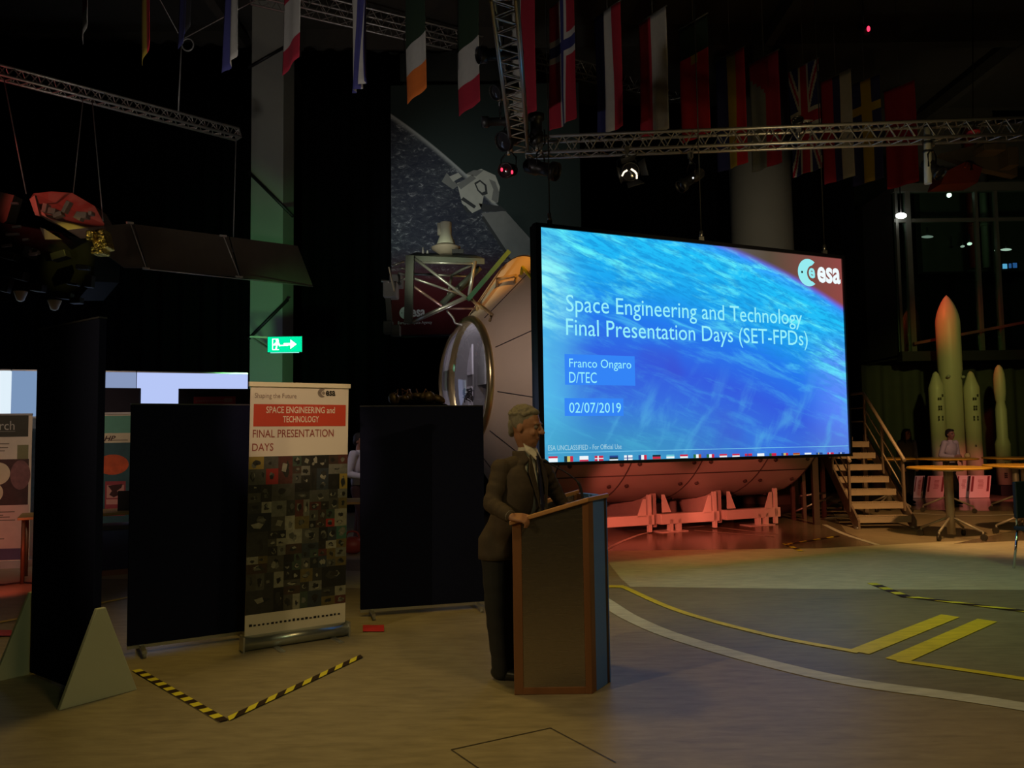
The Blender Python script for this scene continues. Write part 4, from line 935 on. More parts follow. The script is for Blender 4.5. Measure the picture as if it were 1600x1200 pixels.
for nm, a_, b_, c_, sd in (('sleeve', rSh, rEl, rWr, 2), ('sleeve', lSh, lEl, lWr, 5)):
    mb = MB(); p1, r1 = fold(a_, b_, .066, .056, 9, .0045, sd); p2, r2 = fold(b_, b_.lerp(c_, .88), .056, .044, 9, .005, sd+1)
    inn = (chest+V((0, 0, .09))).lerp(a_, .55)
    mb.chain([inn, a_], [.070, .067]); mb.chain([nk-V((.012, -.008, .055)), nk.lerp(a_, .55)-V((0, 0, .022)), a_-V((0, 0, .004))], [.052, .060, .062]); mb.chain(p1, r1); mb.chain(p2, r2); o = mb.build(nm, JK, MAN, True, voxel=.006, smooth_it=7)
    e = b_.lerp(c_, .9); mb = MB(); mb.tube([b_.lerp(c_, .86), b_.lerp(c_, .92)], [.038, .037], 16); mb.build('shirt_cuff', mat('cuff_white', (.3, .27, .25), .8), MAN, True)
# lapels, tie, collar wings
def fpt(a, b_, c): return chest+toM @ V((a, b_, c))
for s in (-1, 1):
    mb = MB(); mb.prism([fpt(s*.062, .098, .225), fpt(s*.115, .118, .11), fpt(s*.105, .136, .04), fpt(s*.028, .165, -.17), fpt(s*.012, .166, -.17), fpt(s*.05, .145, .0)], fwd*.008); mb.build('lapel', JK, MAN, True)
    mb = MB(); mb.prism([fpt(s*.066, .045, .312), fpt(s*.074, .078, .25), fpt(s*.036, .128, .19), fpt(s*.010, .115, .235), fpt(s*.036, .090, .275)], fwd*.006); mb.build('collar', mat('collar_white', (.75, .68, .62), .7), MAN, True)
TIE = mat('tie_navy', (.02, .018, .045), .6)
mb = MB(); mb.prism([fpt(.002, .126, .215), fpt(.03, .124, .215), fpt(.026, .14, .13), fpt(.052, .165, -.1), fpt(.03, .168, -.16), fpt(.0, .166, -.1), fpt(.006, .14, .13)], fwd*.008); mb.build('tie', TIE, MAN, True)
mb = MB(); mb.ell(pel+V((0, 0, -.03)), (.165, .125, .13), toM)
for a_, b_, c_, sd in ((rHip, rKn, rAn, 3), (lHip, lKn, lAn, 8)):
    p1, r1 = fold(a_, b_, .098, .072, 8, .003, sd); p2, r2 = fold(b_, c_+V((0, 0, -.03)), .072, .062, 8, .003, sd); mb.chain(p1, r1); mb.chain(p2, r2)
mb.build('trousers', TRO, MAN, True, voxel=.009, smooth_it=3)
SHOE = mat('shoe_black', (.012, .012, .012), .3)
for an in (rAn, lAn):
    b0 = V((an.x, an.y, 0)); mb = MB(); dx_ = V((.93, -.37, 0))
    mb.ell(b0-dx_*.02+V((0, 0, .045)), (.045, .06, .05), toM); mb.cap(b0+V((0, 0, .04)), b0+dx_*.13+V((0, 0, .032)), .042, .034); mb.ell(b0+dx_*.15+V((0, 0, .028)), (.042, .055, .026), toM)
    o = mb.build('shoe', SHOE, MAN, True, voxel=.007, smooth_it=3)
    for v in o.data.vertices: v.co.z = max(v.co.z, .004)

# ---- smaller figures in the background
def figure(label, base, face_dir, h, top_m, leg_m, hair_m, arms, skin=SKIN2, long_hair=False, stride=.05, sleeve_to=1.0):
    b = V((base.x, base.y, 0)); f = V((*face_dir, 0)).normalized(); r_ = f.cross(V((0, 0, 1))); M = Matrix((r_, f, V((0, 0, 1)))).transposed(); s = h/1.75
    T = lambda x, y, z: b+M @ V((x*s, y*s, z*s))
    root = thing('person', label, 'person', b)
    mb = MB(); hc = T(0, .02, 1.62); P2, M4, *_ = head_geo(mb, hc, (f.x, f.y, -.05), (0, 0, 1), s)
    mb.chain([T(0, -.01, 1.40), T(0, .005, 1.55)], [.06*s, .052*s])
    mb.ell(T(0, 0, 1.27), (.14*s, .09*s, .18*s), M); mb.ell(T(0, 0, 1.02), (.13*s, .085*s, .17*s), M)
    sh = [T(.17, 0, 1.42), T(-.17, 0, 1.42)]
    for i, (e_, w_) in enumerate(arms):
        e2, w2 = T(*e_), T(*w_); mb.chain([T(0, 0, 1.38), sh[i], e2, w2], [.05*s, .045*s, .036*s, .026*s])
        d_ = (w2-e2).normalized(); sd = f if abs(d_.z) > .7 else V((0, 0, 1)); hand(mb, w2, w2+d_*.08*s, sd, r_*(-1 if i == 0 else 1), (.3, .4, .4), .075*s)
    for sx in (1, -1): mb.chain([T(.09*sx, 0, .92), T(.09*sx, .02+stride*sx, .5), T(.09*sx, stride*1.2*sx-.02, .08)], [.07*s, .05*s, .036*s])
    mb.build('body', skin, root, True, voxel=.0075, smooth_it=3)
    face_parts(root, P2, M4, s, hair_m)
    mb = MB()
    for (x, y, z, a, b_, c) in ((0, -.025, .055, .082, .095, .075), (0, -.07, .0, .070, .05, .08), (0, .035, .095, .06, .05, .03), (-.066, -.03, .02, .022, .045, .05), (.066, -.03, .02, .022, .045, .05)): mb.ell(P2(x, y, z), (a*s, b_*s, c*s), M4)
    if long_hair:
        mb.chain([P2(0, -.06, .0), P2(0, -.085, -.14), P2(0, -.07, -.27)], [.085*s, .085*s, .06*s])
        for sx in (-1, 1): mb.chain([P2(sx*.07, 0, .03), P2(sx*.085, .0, -.12), P2(sx*.09, .04, -.26)], [.035*s, .04*s, .03*s])
    mb.build('hair', hair_m, root, True, voxel=.008, smooth_it=2)
    mb = MB(); mb.ell(T(0, .0, 1.27), (.178*s, .122*s, .2*s), M); mb.ell(T(0, .0, 1.02), (.165*s, .118*s, .17*s), M); mb.chain([T(0, 0, 1.4), T(0, 0, 1.46)], [.08*s, .062*s])
    for i, (e_, w_) in enumerate(arms): mb.chain([T(.1*(1 if i == 0 else -1), 0, 1.4), sh[i], T(*e_), T(*e_).lerp(T(*w_), .85*sleeve_to)], [.07*s, .068*s, .056*s, .045*s])
    mb.build('shirt', top_m, root, True, voxel=.009, smooth_it=3)
    mb = MB(); mb.ell(T(0, 0, .93), (.160*s, .118*s, .13*s), M)
    for sx in (1, -1): mb.chain([T(.085*sx, 0, .9), T(.09*sx, .02+stride*sx, .5), T(.09*sx, stride*1.2*sx-.02, .07)], [.092*s, .07*s, .058*s])
    mb.build('trousers', leg_m, root, True, voxel=.01, smooth_it=3)
    for sx in (1, -1):
        mb = MB(); p = T(.09*sx, stride*1.2*sx-.02, .04); mb.cap(p-f*.03*s, p+f*.14*s, .042*s, .032*s); o = mb.build('shoe', SHOE, root, True, voxel=.008, smooth_it=2)
        for v in o.data.vertices: v.co.z = max(v.co.z, .004)
    return root
HB = mat('hair_dark', (.02, .014, .01), .7, 0, .4, 50); PINKS = mat('shirt_pale', (.66, .55, .52), .8)
figure('bearded person in a pale shirt walking behind the yellow-topped table', AZ(1489, 17.4, 0), (.35, -.94), 1.62, PINKS, TRO, HB, (((.27, -.03, 1.13), (.10, .20, 1.10)), ((-.25, -.02, 1.12), (-.12, .18, 1.0))), SKINM, False, .16)
figure('long-haired person in grey top and black trousers left of the rockets', AZ(1421, 17.6, 0), (.2, -.98), 1.64, mat('top_grey', (.16, .17, .15), .85), TRO, HB, (((.22, .0, 1.13), (.20, .06, .88)), ((-.22, .0, 1.13), (-.20, .06, .88))), SKIN2, True, .05)
figure('dark-haired person in white shirt half hidden behind the middle dark board', AZ(562, 11.7, 0), (.93, -.37), 1.68, mat('shirt_lilac', (.72, .66, .72), .8), mat('trousers_brown', (.06, .025, .02), .9), HB, (((.26, -.04, 1.13), (.16, .22, 1.08)), ((-.24, .0, 1.13), (-.12, .22, 1.06))), SKINM, False, .08)
# ================================================================== TRUSSES, RIGGING
TRS = mat('truss_alu', (.50, .49, .46), .4, .75, .1, 18)
def truss(label, p0, p1, size, bays, up=V((0, 0, 1)), r=.021, kind=4):
    p0, p1 = V(p0), V(p1); d = (p1-p0).normalized(); x = up.cross(d).normalized(); z = d.cross(x); h = size/2
    root = thing('lighting_truss', label, 'truss', (p0+p1)/2)
    offs = [x*h+z*h, x*-h+z*h, x*-h-z*h, x*h-z*h] if kind == 4 else [z*h*1.0, x*h-z*h*.8, x*-h-z*h*.8]
    for o in offs: mb = MB(); mb.cyl(p0+o, p1+o, r, None, 10); mb.build('chord', TRS, root, True)
    mb = MB(); n = len(offs); L = (p1-p0).length
    for i in range(bays):
        for k in range(n):
            a, b = offs[k], offs[(k+1) % n]; q0, q1, qm = p0+d*L*i/bays, p0+d*L*(i+1)/bays, p0+d*L*(i+.5)/bays
            mb.cyl(q0+a, qm+b, r*.42, None, 6, False); mb.cyl(qm+b, q1+a, r*.42, None, 6, False)
    for q in (p0, p1):
        for k in range(n): mb.cyl(q+offs[k], q+offs[(k+1) % n], r*.6, None, 6, False)
    mb.build('lacing', TRS, root, True); return root
tR0, tR1 = A(822, 231, 10.3), A(1720, 199, 9.8); tR1.z = tR0.z
truss('long lighting truss running across the picture above the screen', tR0, tR1, .21, 30)
o0, o1 = A(812, 225, 10.35), A(786, -40, 6.6); o1.z = tR0.z+.05
truss('lighting truss coming overhead towards the viewer, left of the flags with a cross', o0, o1, .21, 13)
tL0, tL1 = A(-130, 78, 10.0), A(373, 211, 13.0); tL1.z = tL0.z
truss('slanting truss at upper left carrying the spacecraft model', tL0, tL1, .19, 22, kind=3)
tF0, tF1 = A(395, -12, 15.0), A(1075, 150, 22.0)
truss('dim far truss under the ceiling behind the flags', tF0, tF1, .32, 30)
def cable(label, pts, r=.008, m_=CABLE, cat='cable', nm='suspension_cable'):
    mb = MB(); mb.tube(pts, r, 6); return tag(mb.build(nm, m_), label, cat)
def trussL(px):
    best = min((abs(800+F_PX*(q-CAM).dot(_r)/(q-CAM).dot(_f)-px), i) for i, q in enumerate([tL0.lerp(tL1, i/200) for i in range(201)])); return tL0.lerp(tL1, best[1]/200)
q = trussL(4); cable('thin cable from the left truss to the top of the spacecraft body', [q, A(41, 303, 10.6)])
q = trussL(143); cable('thin cable from the left truss to the right edge of the red-lit plate', [q, A(161, 345, 10.9)])
q = trussL(130); cable('faint cable behind the red-lit plate of the spacecraft', [q, A(114, 306, 11.38)], .006)
q = trussL(369); cable('thin vertical cable from the truss end down to the solar wing', [q, A(364, 394, q.y)])
q = trussL(279)+V((0, 0, .1)); kn = A(284, 62, q.y); cable('upright cable holding the left truss below a cable ring', [q, kn], .012)
cable('slanting cable rising left from the cable ring', [kn, kn+(A(247, -6, q.y)-kn)*4.0], .008); cable('slanting cable rising right from the cable ring', [kn, kn+(A(415, -8, q.y)-kn)*3.5], .008)
c = A(293.5, 70, q.y); mb = MB(); mb.tube([c+V((.09*math.cos(6.2832*k/24), 0, .10*math.sin(6.2832*k/24))) for k in range(25)], .013, 6, False); tag(mb.build('cable_coil', CABLE), 'small coiled cable ring hanging at upper left', 'cable coil')

# ---- stage lamps
LENS = mat('lens_glass', (.02, .02, .024), .12, .0)
def stage_lamp(label, loc, dir_, L, r, name='stage_lamp', lens=None, shutters=False, hang=.22, bright=None):
    loc = V(loc); d = V(dir_).normalized(); root = thing(name, label, 'stage lamp', loc)
    B_ = basis(d).to_4x4(); Mx = Matrix.Translation(loc) @ B_
    mb = MB(); mb.lathe([(r*.45, -L*.5), (r*.8, -L*.42), (r*.85, -L*.1), (r*.7, -L*.05), (r*.72, L*.3), (r, L*.33), (r, L*.5), (r*.9, L*.5), (r*.88, L*.42)], Mx, 22, False); mb.build('housing', BLACKM, root, True)
    mb = MB(); mb.lathe([(r*.87, L*.42), (r*.6, L*.455), (.002, L*.47)], Mx, 22, False); mb.build('lens', lens or LENS, root, True)
    mb = MB(); mb.lathe([(r*.44, -L*.5), (.002, -L*.52)], Mx, 16, False); mb.build('back_cap', BLACKM, root, True)
    s = d.cross(V((0, 0, 1))); s = V((1, 0, 0)) if s.length < .1 else s.normalized(); t_ = loc+V((0, 0, hang))
    mb = MB(); mb.tube([loc+s*r, loc+s*r*1.05+V((0, 0, hang*.7)), t_+s*r*.4, t_-s*r*.4, loc-s*r*1.05+V((0, 0, hang*.7)), loc-s*r], .012, 6); mb.build('yoke', BLACKM, root, True)
    mb = MB(); mb.cyl(t_-V((0, 0, .02)), t_+V((0, 0, .07)), .02); mb.box(t_+V((0, 0, .09)), (.06, .06, .07)); mb.build('clamp', STEEL, root, True)
    if shutters:
        for k in range(4):
            a = k*math.pi/2+.3; rr = B_.to_3x3() @ V((math.cos(a), math.sin(a), 0)); tt = B_.to_3x3() @ V((-math.sin(a), math.cos(a), 0)); q0 = loc+d*L*.5+rr*r
            mb = MB(); mb.prism([q0-tt*r*.7, q0+tt*r*.7, q0+tt*r*.9+rr*r*.5+d*r*.9, q0-tt*r*.9+rr*r*.5+d*r*.9], rr*.005); mb.build('barn_door', BLACKM, root, True)
    return root
stage_lamp('long black stage lamp crossing the overhead truss near the top', A(782, 84, 8.0), (-1, -.4, -.25), .50, .085)
stage_lamp('black stage lamp with a white glint on the overhead truss', A(790, 138, 8.9), (-.7, -.5, -.5), .36, .09)
stage_lamp('black stage lamp pointing left, low on the overhead truss', A(782, 190, 9.6), (-1, -.1, -.05), .46, .07)
stage_lamp('bulky black lamp at the truss corner', A(800, 215, 10.0), (-.6, -.6, -.5), .40, .13)
stage_lamp('black can lamp standing upright at the corner of the trusses', A(838, 203, 10.1), (0, -.05, 1), .40, .105, hang=-.25)
stage_lamp('wide black lamp with a pale rim under the truss corner', A(845, 263, 10.1), (.85, -.4, -.35), .48, .12)
RLED = glow('red_led', (1, .02, .05), 4)
rt_ = stage_lamp('dark lamp with two red lights under the truss corner', A(795, 266, 10.0), (-.4, -.9, -.3), .26, .10)
for px, py in ((784, 265), (800, 269)): mb = MB(); mb.ell(A(px, py, 9.82), (.014, .014, .024)); mb.build('red_light', RLED, rt_, True)
WB = glow('lamp_glint', (1, .85, .62), 1.6)  # glowing tubes stand in for reflections on the lamp's edges
rt_ = stage_lamp('stage lamp with glowing edges for reflections hanging under the long truss', A(980, 270, 10.1), (.1, -1, -.25), .34, .12, shutters=True)
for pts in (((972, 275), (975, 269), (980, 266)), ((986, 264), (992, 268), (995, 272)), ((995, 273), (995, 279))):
    mb = MB(); mb.tube([A(x, y, 9.86) for x, y in pts], .012, 6); mb.build('edge_glint', WB, rt_, True)
stage_lamp('dark slim lamp hanging below the long truss, left of the column', A(1080, 280, 10.1), (-.8, -.3, -.6), .42, .085)
q = A(1083, 247, 10.1); mb = MB(); mb.ell(A(1083, 278, 9.95), (.012, .012, .012))
mb.build('indicator_light', glow('lamp_dot', (1, 1, 1), .9), [o for o in COL.objects if o.get('label', '').startswith('dark slim lamp')][0], True)
rt_ = stage_lamp('lamp with tangled cables sitting on top of the long truss', A(1247, 196, 10.05), (-.3, -.8, .5), .2, .07, hang=-.15)
mb = MB(); rnd = random.Random(8)
for i in range(6): mb.tube(catmull([A(1236+rnd.random()*34, 184+rnd.random()*18, 10.0) for _ in range(4)], 5), .008, 5)
mb.build('cable_tangle', CABLE, rt_, True)
rt_ = thing('ceiling_spot', 'tiny red light high under the ceiling at right', 'stage lamp', A(1357, 45, 15)); mb = MB(); mb.ell((0, 0, 0), (.03, .03, .055)); mb.build('red_light', glow('red_dot', (1, .03, .08), 2.5), rt_)
mb = MB(); mb.cyl((0, .05, -.03), (0, .3, .2), .07); mb.cyl((0, .2, .15), (0, .2, .9), .015); mb.build('housing', BLACKM, rt_)
# hanging pole with lamp, right, and the dim reddish model behind it
rt_ = thing('hanging_pole', 'pale vertical pole hanging from the truss at right', 'pole', A(1449, 205, 9.93)); mb = MB(); mb.cyl(A(1449, 200, 9.93), A(1450, 287, 9.93), .045); mb.build('pole', mat('pale_pole', (.5, .52, .45), .5), rt_, True)
for py in (222, 236): mb = MB(); mb.cyl(A(1449, py, 9.93), A(1449, py+3, 9.93), .06); mb.build('clamp', BLACKM, rt_, True)
stage_lamp('black lamp clamped beside the pale pole at right', A(1457, 262, 9.93), (.4, -.6, -.8), .31, .09)
mb = MB(); mb.cyl(A(1457, 262, 9.93)+V((0, 0, .26)), A(1449, 238, 9.93), .018); mb.build('clamp_arm', BLACKM, [o for o in COL.objects if o.get('label', '').startswith('black lamp clamped')][0], True)
rt_ = thing('hanging_model', 'dim reddish model hanging under the truss at far right', 'model', A(1500, 262, 15)); mb = MB()
RM = mat('model_red', (.35, .06, .05), .6); GM = mat('model_grey', (.22, .2, .17), .6)
mb.prism([A(1470, 288, 15), A(1478, 268, 15), A(1510, 252, 15), A(1535, 262, 15), A(1528, 285, 15)], (0, .5, 0)); mb.build('hull', RM, rt_, True)
mb = MB(); mb.tube([A(1508, 262, 14.9), A(1511, 255, 14.9), A(1518, 256, 14.9), A(1518, 266, 14.9)], .03, 6); mb.build('loop', RM, rt_, True)
mb = MB(); mb.box(A(1545, 235, 15), (.4, .4, .12)); mb.box(A(1576, 248, 15), (.2, .3, .35)); mb.prism([A(1470, 240, 15.2), A(1540, 222, 15.2), A(1590, 240, 15.2), A(1590, 275, 15.2), A(1530, 262, 15.2)], (0, .2, 0)); mb.build('fuselage', GM, rt_, True)
mb = MB(); mb.cyl(A(1520, 222, 15.2), A(1520, -80, 15.2), .012); mb.build('hanger', BLACKM, rt_, True)
rt_ = thing('lamp_shade', 'small red-hooded lamp seen inside the long truss at far right', 'stage lamp', A(1521, 207, 9.87)); mb = MB(); mb.ell((0, 0, 0), (.075, .09, .035)); mb.build('red_hood', mat('hood_red', (.5, .03, .05), .5), rt_)
mb = MB(); mb.cyl((0, 0, .03), (0, -.08, .10), .012); mb.build('stem', BLACKM, rt_)

# ================================================================== NATIONAL FLAGS
FC = dict(r=(.34, .012, .03), w=(.42, .40, .36), k=(.012, .012, .014), y=(.42, .30, .03), b=(.022, .025, .12), g=(.02, .07, .03), o=(.62, .14, .015), c=(.20, .21, .19), G=(.03, .05, .04), B=(.05, .05, .2), R=(.52, .015, .025), d=(.012, .03, .012))
FK_ = list(FC); FMAT = [mat('flag_'+('dk_' if k.islower() else 'lt_')+k, FC[k], .85, 0, .12, 12) for k in FK_]
def uk(u, v):
    U = v*2-1; W = u*2-1    # hung upright: long side is vertical
    if abs(U) < .10 or abs(W) < .2: return 'r'
    if abs(U) < .17 or abs(W) < .33: return 'w'
    e = abs(abs(U)-abs(W)); return 'r' if e < .07 else ('w' if e < .2 else 'b')
def norway(u, v):
    a, b = abs(u-.5), abs(v-.62); return 'b' if (a < .07 or b < .045) else ('w' if (a < .14 or b < .09) else 'r')
flags = [
 (131, 50, 8, 8.9, 'hang', lambda u, v: 'w' if v < .12 else 'r', 'red and white flag, first from the left along the ceiling', 0),
 (227, 85, 9, 9.2, 'hang', lambda u, v: 'y' if u < .55 else 'R', 'narrow yellow and red flag at the top left', 0),
 (288, 60, 9, 9.5, 'hang', lambda u, v: 'b' if u < .7 else 'k', 'dark blue flag behind the cable ring at top left', 0),
 (362, 100, 15, 9.9, 'hang', lambda u, v: 'B' if u < .4 else 'w', 'white and blue narrow flag left of the green pillar', .1),
 (455, 104, 20, 10.3, 'hang', lambda u, v: 'r' if v < .17 else ('w' if v < .5 else 'r'), 'flag with white above a red lower end, before the green pillar', 0),
 (562, 137, 24, 10.8, 'hang', lambda u, v: 'w' if int(u*7) % 2 else 'B', 'crumpled blue and white striped flag', .6),
 (650, 150, 32, 11.2, 'hang', lambda u, v: 'o' if v < .20 else ('w' if v < .40 else 'd'), 'flag with an orange lower end below white and green', 0),
 (733, 170, 37, 11.6, 'hang', lambda u, v: 'r' if v < .22 else ('w' if v < .47 else 'd'), 'green, white and red flag just left of the overhead truss', 0),
 (819, 184, 28, 12.0, 'hang', lambda u, v: 'w' if u < .42 else 'r', 'white and red flag right behind the overhead truss', .05),
 (881, 195, 39, 12.3, 'hang', norway, 'red flag with a white-edged dark cross', .12),
 (953, 207, 40, 12.7, 'hang', lambda u, v: 'b' if u < .38 else ('w' if u < .68 else 'r'), 'blue, white and red upright striped flag', .10),
 (1024, 211, 46, 13.0, 'hang', lambda u, v: 'r' if u < .45 else 'w', 'flag split dark red and white', .05),
 (1088, 216, 44, 13.4, 'hang', lambda u, v: 'd' if v > .72 else ('y' if (u-.5)**2+((v-.7)*2.5)**2 < .02 else 'R'), 'red flag with a green upper part', .05),
 (1146, 262, 52, 13.8, 'hang', lambda u, v: 'b' if u < .36 else ('y' if u < .68 else 'R'), 'blue, yellow and red striped flag above the column', .08),
 (1199, 262, 46, 14.2, 'hang', lambda u, v: 'c' if u < .52 and v < .85-(.3*u) else 'r', 'dark grey and red flag above the column', .08),
 (1261, 270, 46, 14.6, 'hang', uk, 'flag with red and white crosses on blue', .10),
 (1312, 282, 50, 15.0, 'hang', lambda u, v: 'r' if u < .38 else ('b' if u < .62 else 'w'), 'red, blue and white upright flag right of the crossed one', .06),
 (1357, 285, 30, 15.4, 'hang', lambda u, v: 'y' if (.4 < u < .72 or .66 < v < .76) else 'b', 'dark blue flag with a dim yellow cross', .06),
 (1412, 290, 54, 15.8, 'hang', lambda u, v: 'w' if ((abs(u-.5) < .10 and abs(v-.5) < .17) or (abs(u-.5) < .3 and abs(v-.5) < .06)) and False else 'r', 'plain dark red flag, last at the right end of the row', .08)]
ROD = mat('flag_rod', (.1, .1, .1), .5, .5); hook_z = 10.5
for (px, py, wpx, d, _, fn, lb, cr) in flags:
    bot = A(px, py, d); H = 2.05; W_ = .66
    # the flags hang turned away: the projected width fixes the turn
    a_ = R(57)
    xdir = V((math.cos(a_), -math.sin(a_), 0))
    root = thing('flag', lb, 'flag', (bot.x, bot.y, bot.z), 0, None)
    rn = random.Random(px); ph = rn.random()*6; nrm = V((-xdir.y, xdir.x, 0))
    def f(u, v):
        k = 1-v*.6; wv = .012*math.sin(8*u+ph)*k+.009*math.sin(5*v+ph); cru = 1
        if cr > .3: wv += .05*math.sin(16*u+3*v)*k; cru = 1-.35*k*(.5+.5*math.sin(3*v+1))
        elif cr: wv += cr*.25*math.sin(11*u+ph+2*v)*k
        return xdir*((u-.5)*W_*cru)+nrm*wv+V((0, 0, v*H))
    mb = MB(); nuv = (48, 80) if fn in (uk, norway) else (21, 25); mb.grid(f, nuv[0], nuv[1], lambda u, v: FK_.index(fn(u, v))); mb.build('cloth', FMAT, root, recalc=False, solid=.004)
    mb = MB(); mb.cyl(xdir*-(W_/2+.02)+V((0, 0, H+.01)), xdir*(W_/2+.02)+V((0, 0, H+.01)), .014, None, 8); mb.build('top_rod', ROD, root)
    mb = MB(); mb.cyl(V((0, 0, H)), V((0, 0, hook_z-bot.z)), .006, None, 5); mb.build('cord', ROD, root)

# ================================================================== EXIT SIGN
ep = A(445, 538, 14.0); es = thing('exit_sign', 'lit green emergency exit sign with white running figure and arrow', 'sign', ep)
fr = Frame(ep, (1, 0, 0), (0, 0, 1)); w2, h2 = .30, .135
mb = MB(); mb.box(V((0, .04, 0)), (.62, .07, .29)); mb.build('housing', BLACKM, es)
mb = MB(); mb.box(V((0, 0, 0)), (2*w2, .01, 2*h2)); mb.build('lit_face', glow('exit_green', S(0, 235, 165), 1.1), es)
EW = glow('exit_white', (1, 1, 1), 1.6); mb = MB()
def er(u0, u1, v0, v1): rect(mb, fr, u0, u1, v0, v1, .007)
er(-.22, -.10, -.10, -.085); er(-.22, -.205, -.10, .10); er(-.22, -.11, .088, .10); disc(mb, fr, -.13, .06, .028, None, .008); mb.poly([fr.pt(*p, .007) for p in ((-.17, .03), (-.10, .035), (-.07, -.03), (-.09, -.04), (-.12, -.0), (-.14, -.09), (-.17, -.09), (-.15, -.02), (-.20, -.02), (-.20, -.0))])
er(-.02, .12, -.022, .022); mb.poly([fr.pt(*p, .007) for p in ((.10, .085), (.21, 0), (.10, -.085))]); er(-.10, .06, -.03, -.01)
mb.build('pictogram', EW, es, True)
mb = MB(); mb.box(V((0, .0, -h2-.012)), (.5, .03, .012)); mb.build('light_edge', glow('exit_edge', S(150, 255, 235), 1.0), es)
mb = MB(); mb.bar(V((-.31, .05, .13)), V((-.62, .05, .15)), .03, .03); mb.bar(V((-.62, .05, .15)), V((-.95, 2.63, .15)), .03, .03); mb.build('bracket', mat('bracket_grey', (.3, .3, .28), .6), es)

# ================================================================== HANGING SPACECRAFT MODEL
CD = 10.8; SP = thing('spacecraft_model', 'dark hanging spacecraft model with red-lit top plate and long solar wing', 'spacecraft model', A(80, 420, CD))
DK = mat('craft_black', (.006, .006, .006), .7, 0, .4, 8, spec=.2); FOIL = bpy.data.materials.new('gold_foil'); t = NT(FOIL); nn_ = t.noise(t.obj(), 26, 3)
t.bsdf(Base_Color=(.85, .62, .12), Metallic=1.0, Roughness=.22, Normal=t.bump(nn_, 1.0, .03))
def a_(px, py, d=CD): return A(px, py, d)
mb = MB(); mb.prism([a_(-40, 340, CD-.1), a_(150, 376, CD-.1), a_(146, 440, CD-.1), a_(120, 470, CD-.1), a_(-40, 468, CD-.1)], (0, .7, .12)); mb.build('bus', DK, SP, True)
PLT = mat('craft_plate', (.36, .25, .2), .55, .1, .25, 7)
mb = MB(); mb.prism([a_(46, 310, CD-.1), a_(52, 302, CD+.2), a_(80, 299, CD+.4), a_(112, 301, CD+.5), a_(148, 322, CD+.5), a_(163, 350, CD+.3), a_(162, 353, CD+.1), a_(133, 356, CD-.3), a_(105, 359, CD-.4), a_(75, 341, CD-.3), a_(52, 330, CD-.2)], V((.05, .25, -.06))); mb.build('top_plate', PLT, SP, True, bevel=.008)
mb = MB(); mb.prism([a_(46, 311, CD-.15), a_(54, 305, CD-.15), a_(62, 338, CD-.32), a_(55, 336, CD-.3)], (0, .05, .01)); mb.prism([a_(62, 355, CD-.35), a_(68, 357, CD-.45), a_(95, 374, CD-.4), a_(70, 374, CD-.4)], (0, .04, .0)); mb.build('edge_panel', PLT, SP, True)
for p, s, tz in (((105, 324), (.05, .1, .17), .45), ((84, 331), (.1, .12, .08), .2), ((92, 336), (.12, .1, .06), -.3), ((130, 337), (.14, .12, .08), .1), ((124, 340), (.1, .1, .07), .5), ((143, 334), (.05, .1, .05), 0), ((72, 326), (.06, .1, .12), .2)):
    mb = MB(); mb.box(a_(*p, CD-.28), s, Matrix.Rotation(tz, 3, 'Y')); mb.build('plate_box', PLT, SP, True, bevel=.006)
mb = MB(); mb.prism([a_(140, 360, CD-.5), a_(160, 356, CD-.5), a_(168, 386, CD-.5), a_(146, 392, CD-.5)], (0, .22, 0)); mb.box(a_(157, 393, CD-.4), (.17, .2, .1)); mb.box(a_(144, 369, CD-.55), (.1, .15, .13)); mb.build('foil_box', FOIL, SP, True, bevel=.02)
for p, r0 in (((32, 463), 0), ((85, 477), 0)):
    c = a_(*p, CD-.3); mb = MB(); mb.lathe([(.085, .065), (.082, .05), (.045, -.055), (.02, -.068), (.001, -.07)], Matrix.Translation(c), 20); mb.build('thruster_cone', mat('cone_white', (.62, .6, .53), .5), SP, True)
rnd = random.Random(5)
for p, s in (((130, 418), (.16, .1, .06)), ((100, 462), (.22, .1, .09)), ((114, 444), (.15, .1, .03)), ((30, 430), (.2, .15, .12)), ((60, 450), (.16, .12, .1)), ((10, 445), (.12, .1, .2)), ((95, 400), (.2, .15, .1)), ((120, 470), (.14, .12, .08)), ((48, 395), (.12, .15, .14)), ((140, 440), (.1, .1, .16)), ((15, 400), (.2, .12, .1))): mb = MB(); mb.box(a_(*p, CD-.35), s, Matrix.Rotation(rnd.uniform(-.3, .3), 3, 'Y')); mb.build('equipment_box', mat('craft_grey', (.028, .027, .027), .55, .1), SP, True, bevel=.01)
BRK = mat('bracket_bright', (.5, .4, .4), .3, .7)
for p0, p1 in (((3, 385), (18, 383)), ((10, 367), (30, 366)), ((36, 375), (45, 374)), ((18, 318), (28, 318)), ((20, 355), (33, 354)), ((46, 398), (62, 395))): mb = MB(); mb.bar(a_(*p0, CD-.5), a_(*p1, CD-.5), .035, .03); mb.build('bracket', BRK, SP, True)
mb = MB(); mb.tube([a_(47, 391, CD-.5), a_(49, 398, CD-.5), a_(57, 398, CD-.5), a_(61, 392, CD-.5)], .018, 6); mb.build('hook', BRK, SP, True)
mb = MB(); mb.prism([a_(-40, 290, CD+.2), a_(22, 305, CD+.2), a_(10, 345, CD), a_(-10, 360, CD), a_(-40, 350, CD)], (0, .2, 0)); mb.build('side_blanket', mat('blanket_tan', (.16, .12, .09), .7, 0, .3), SP, True)
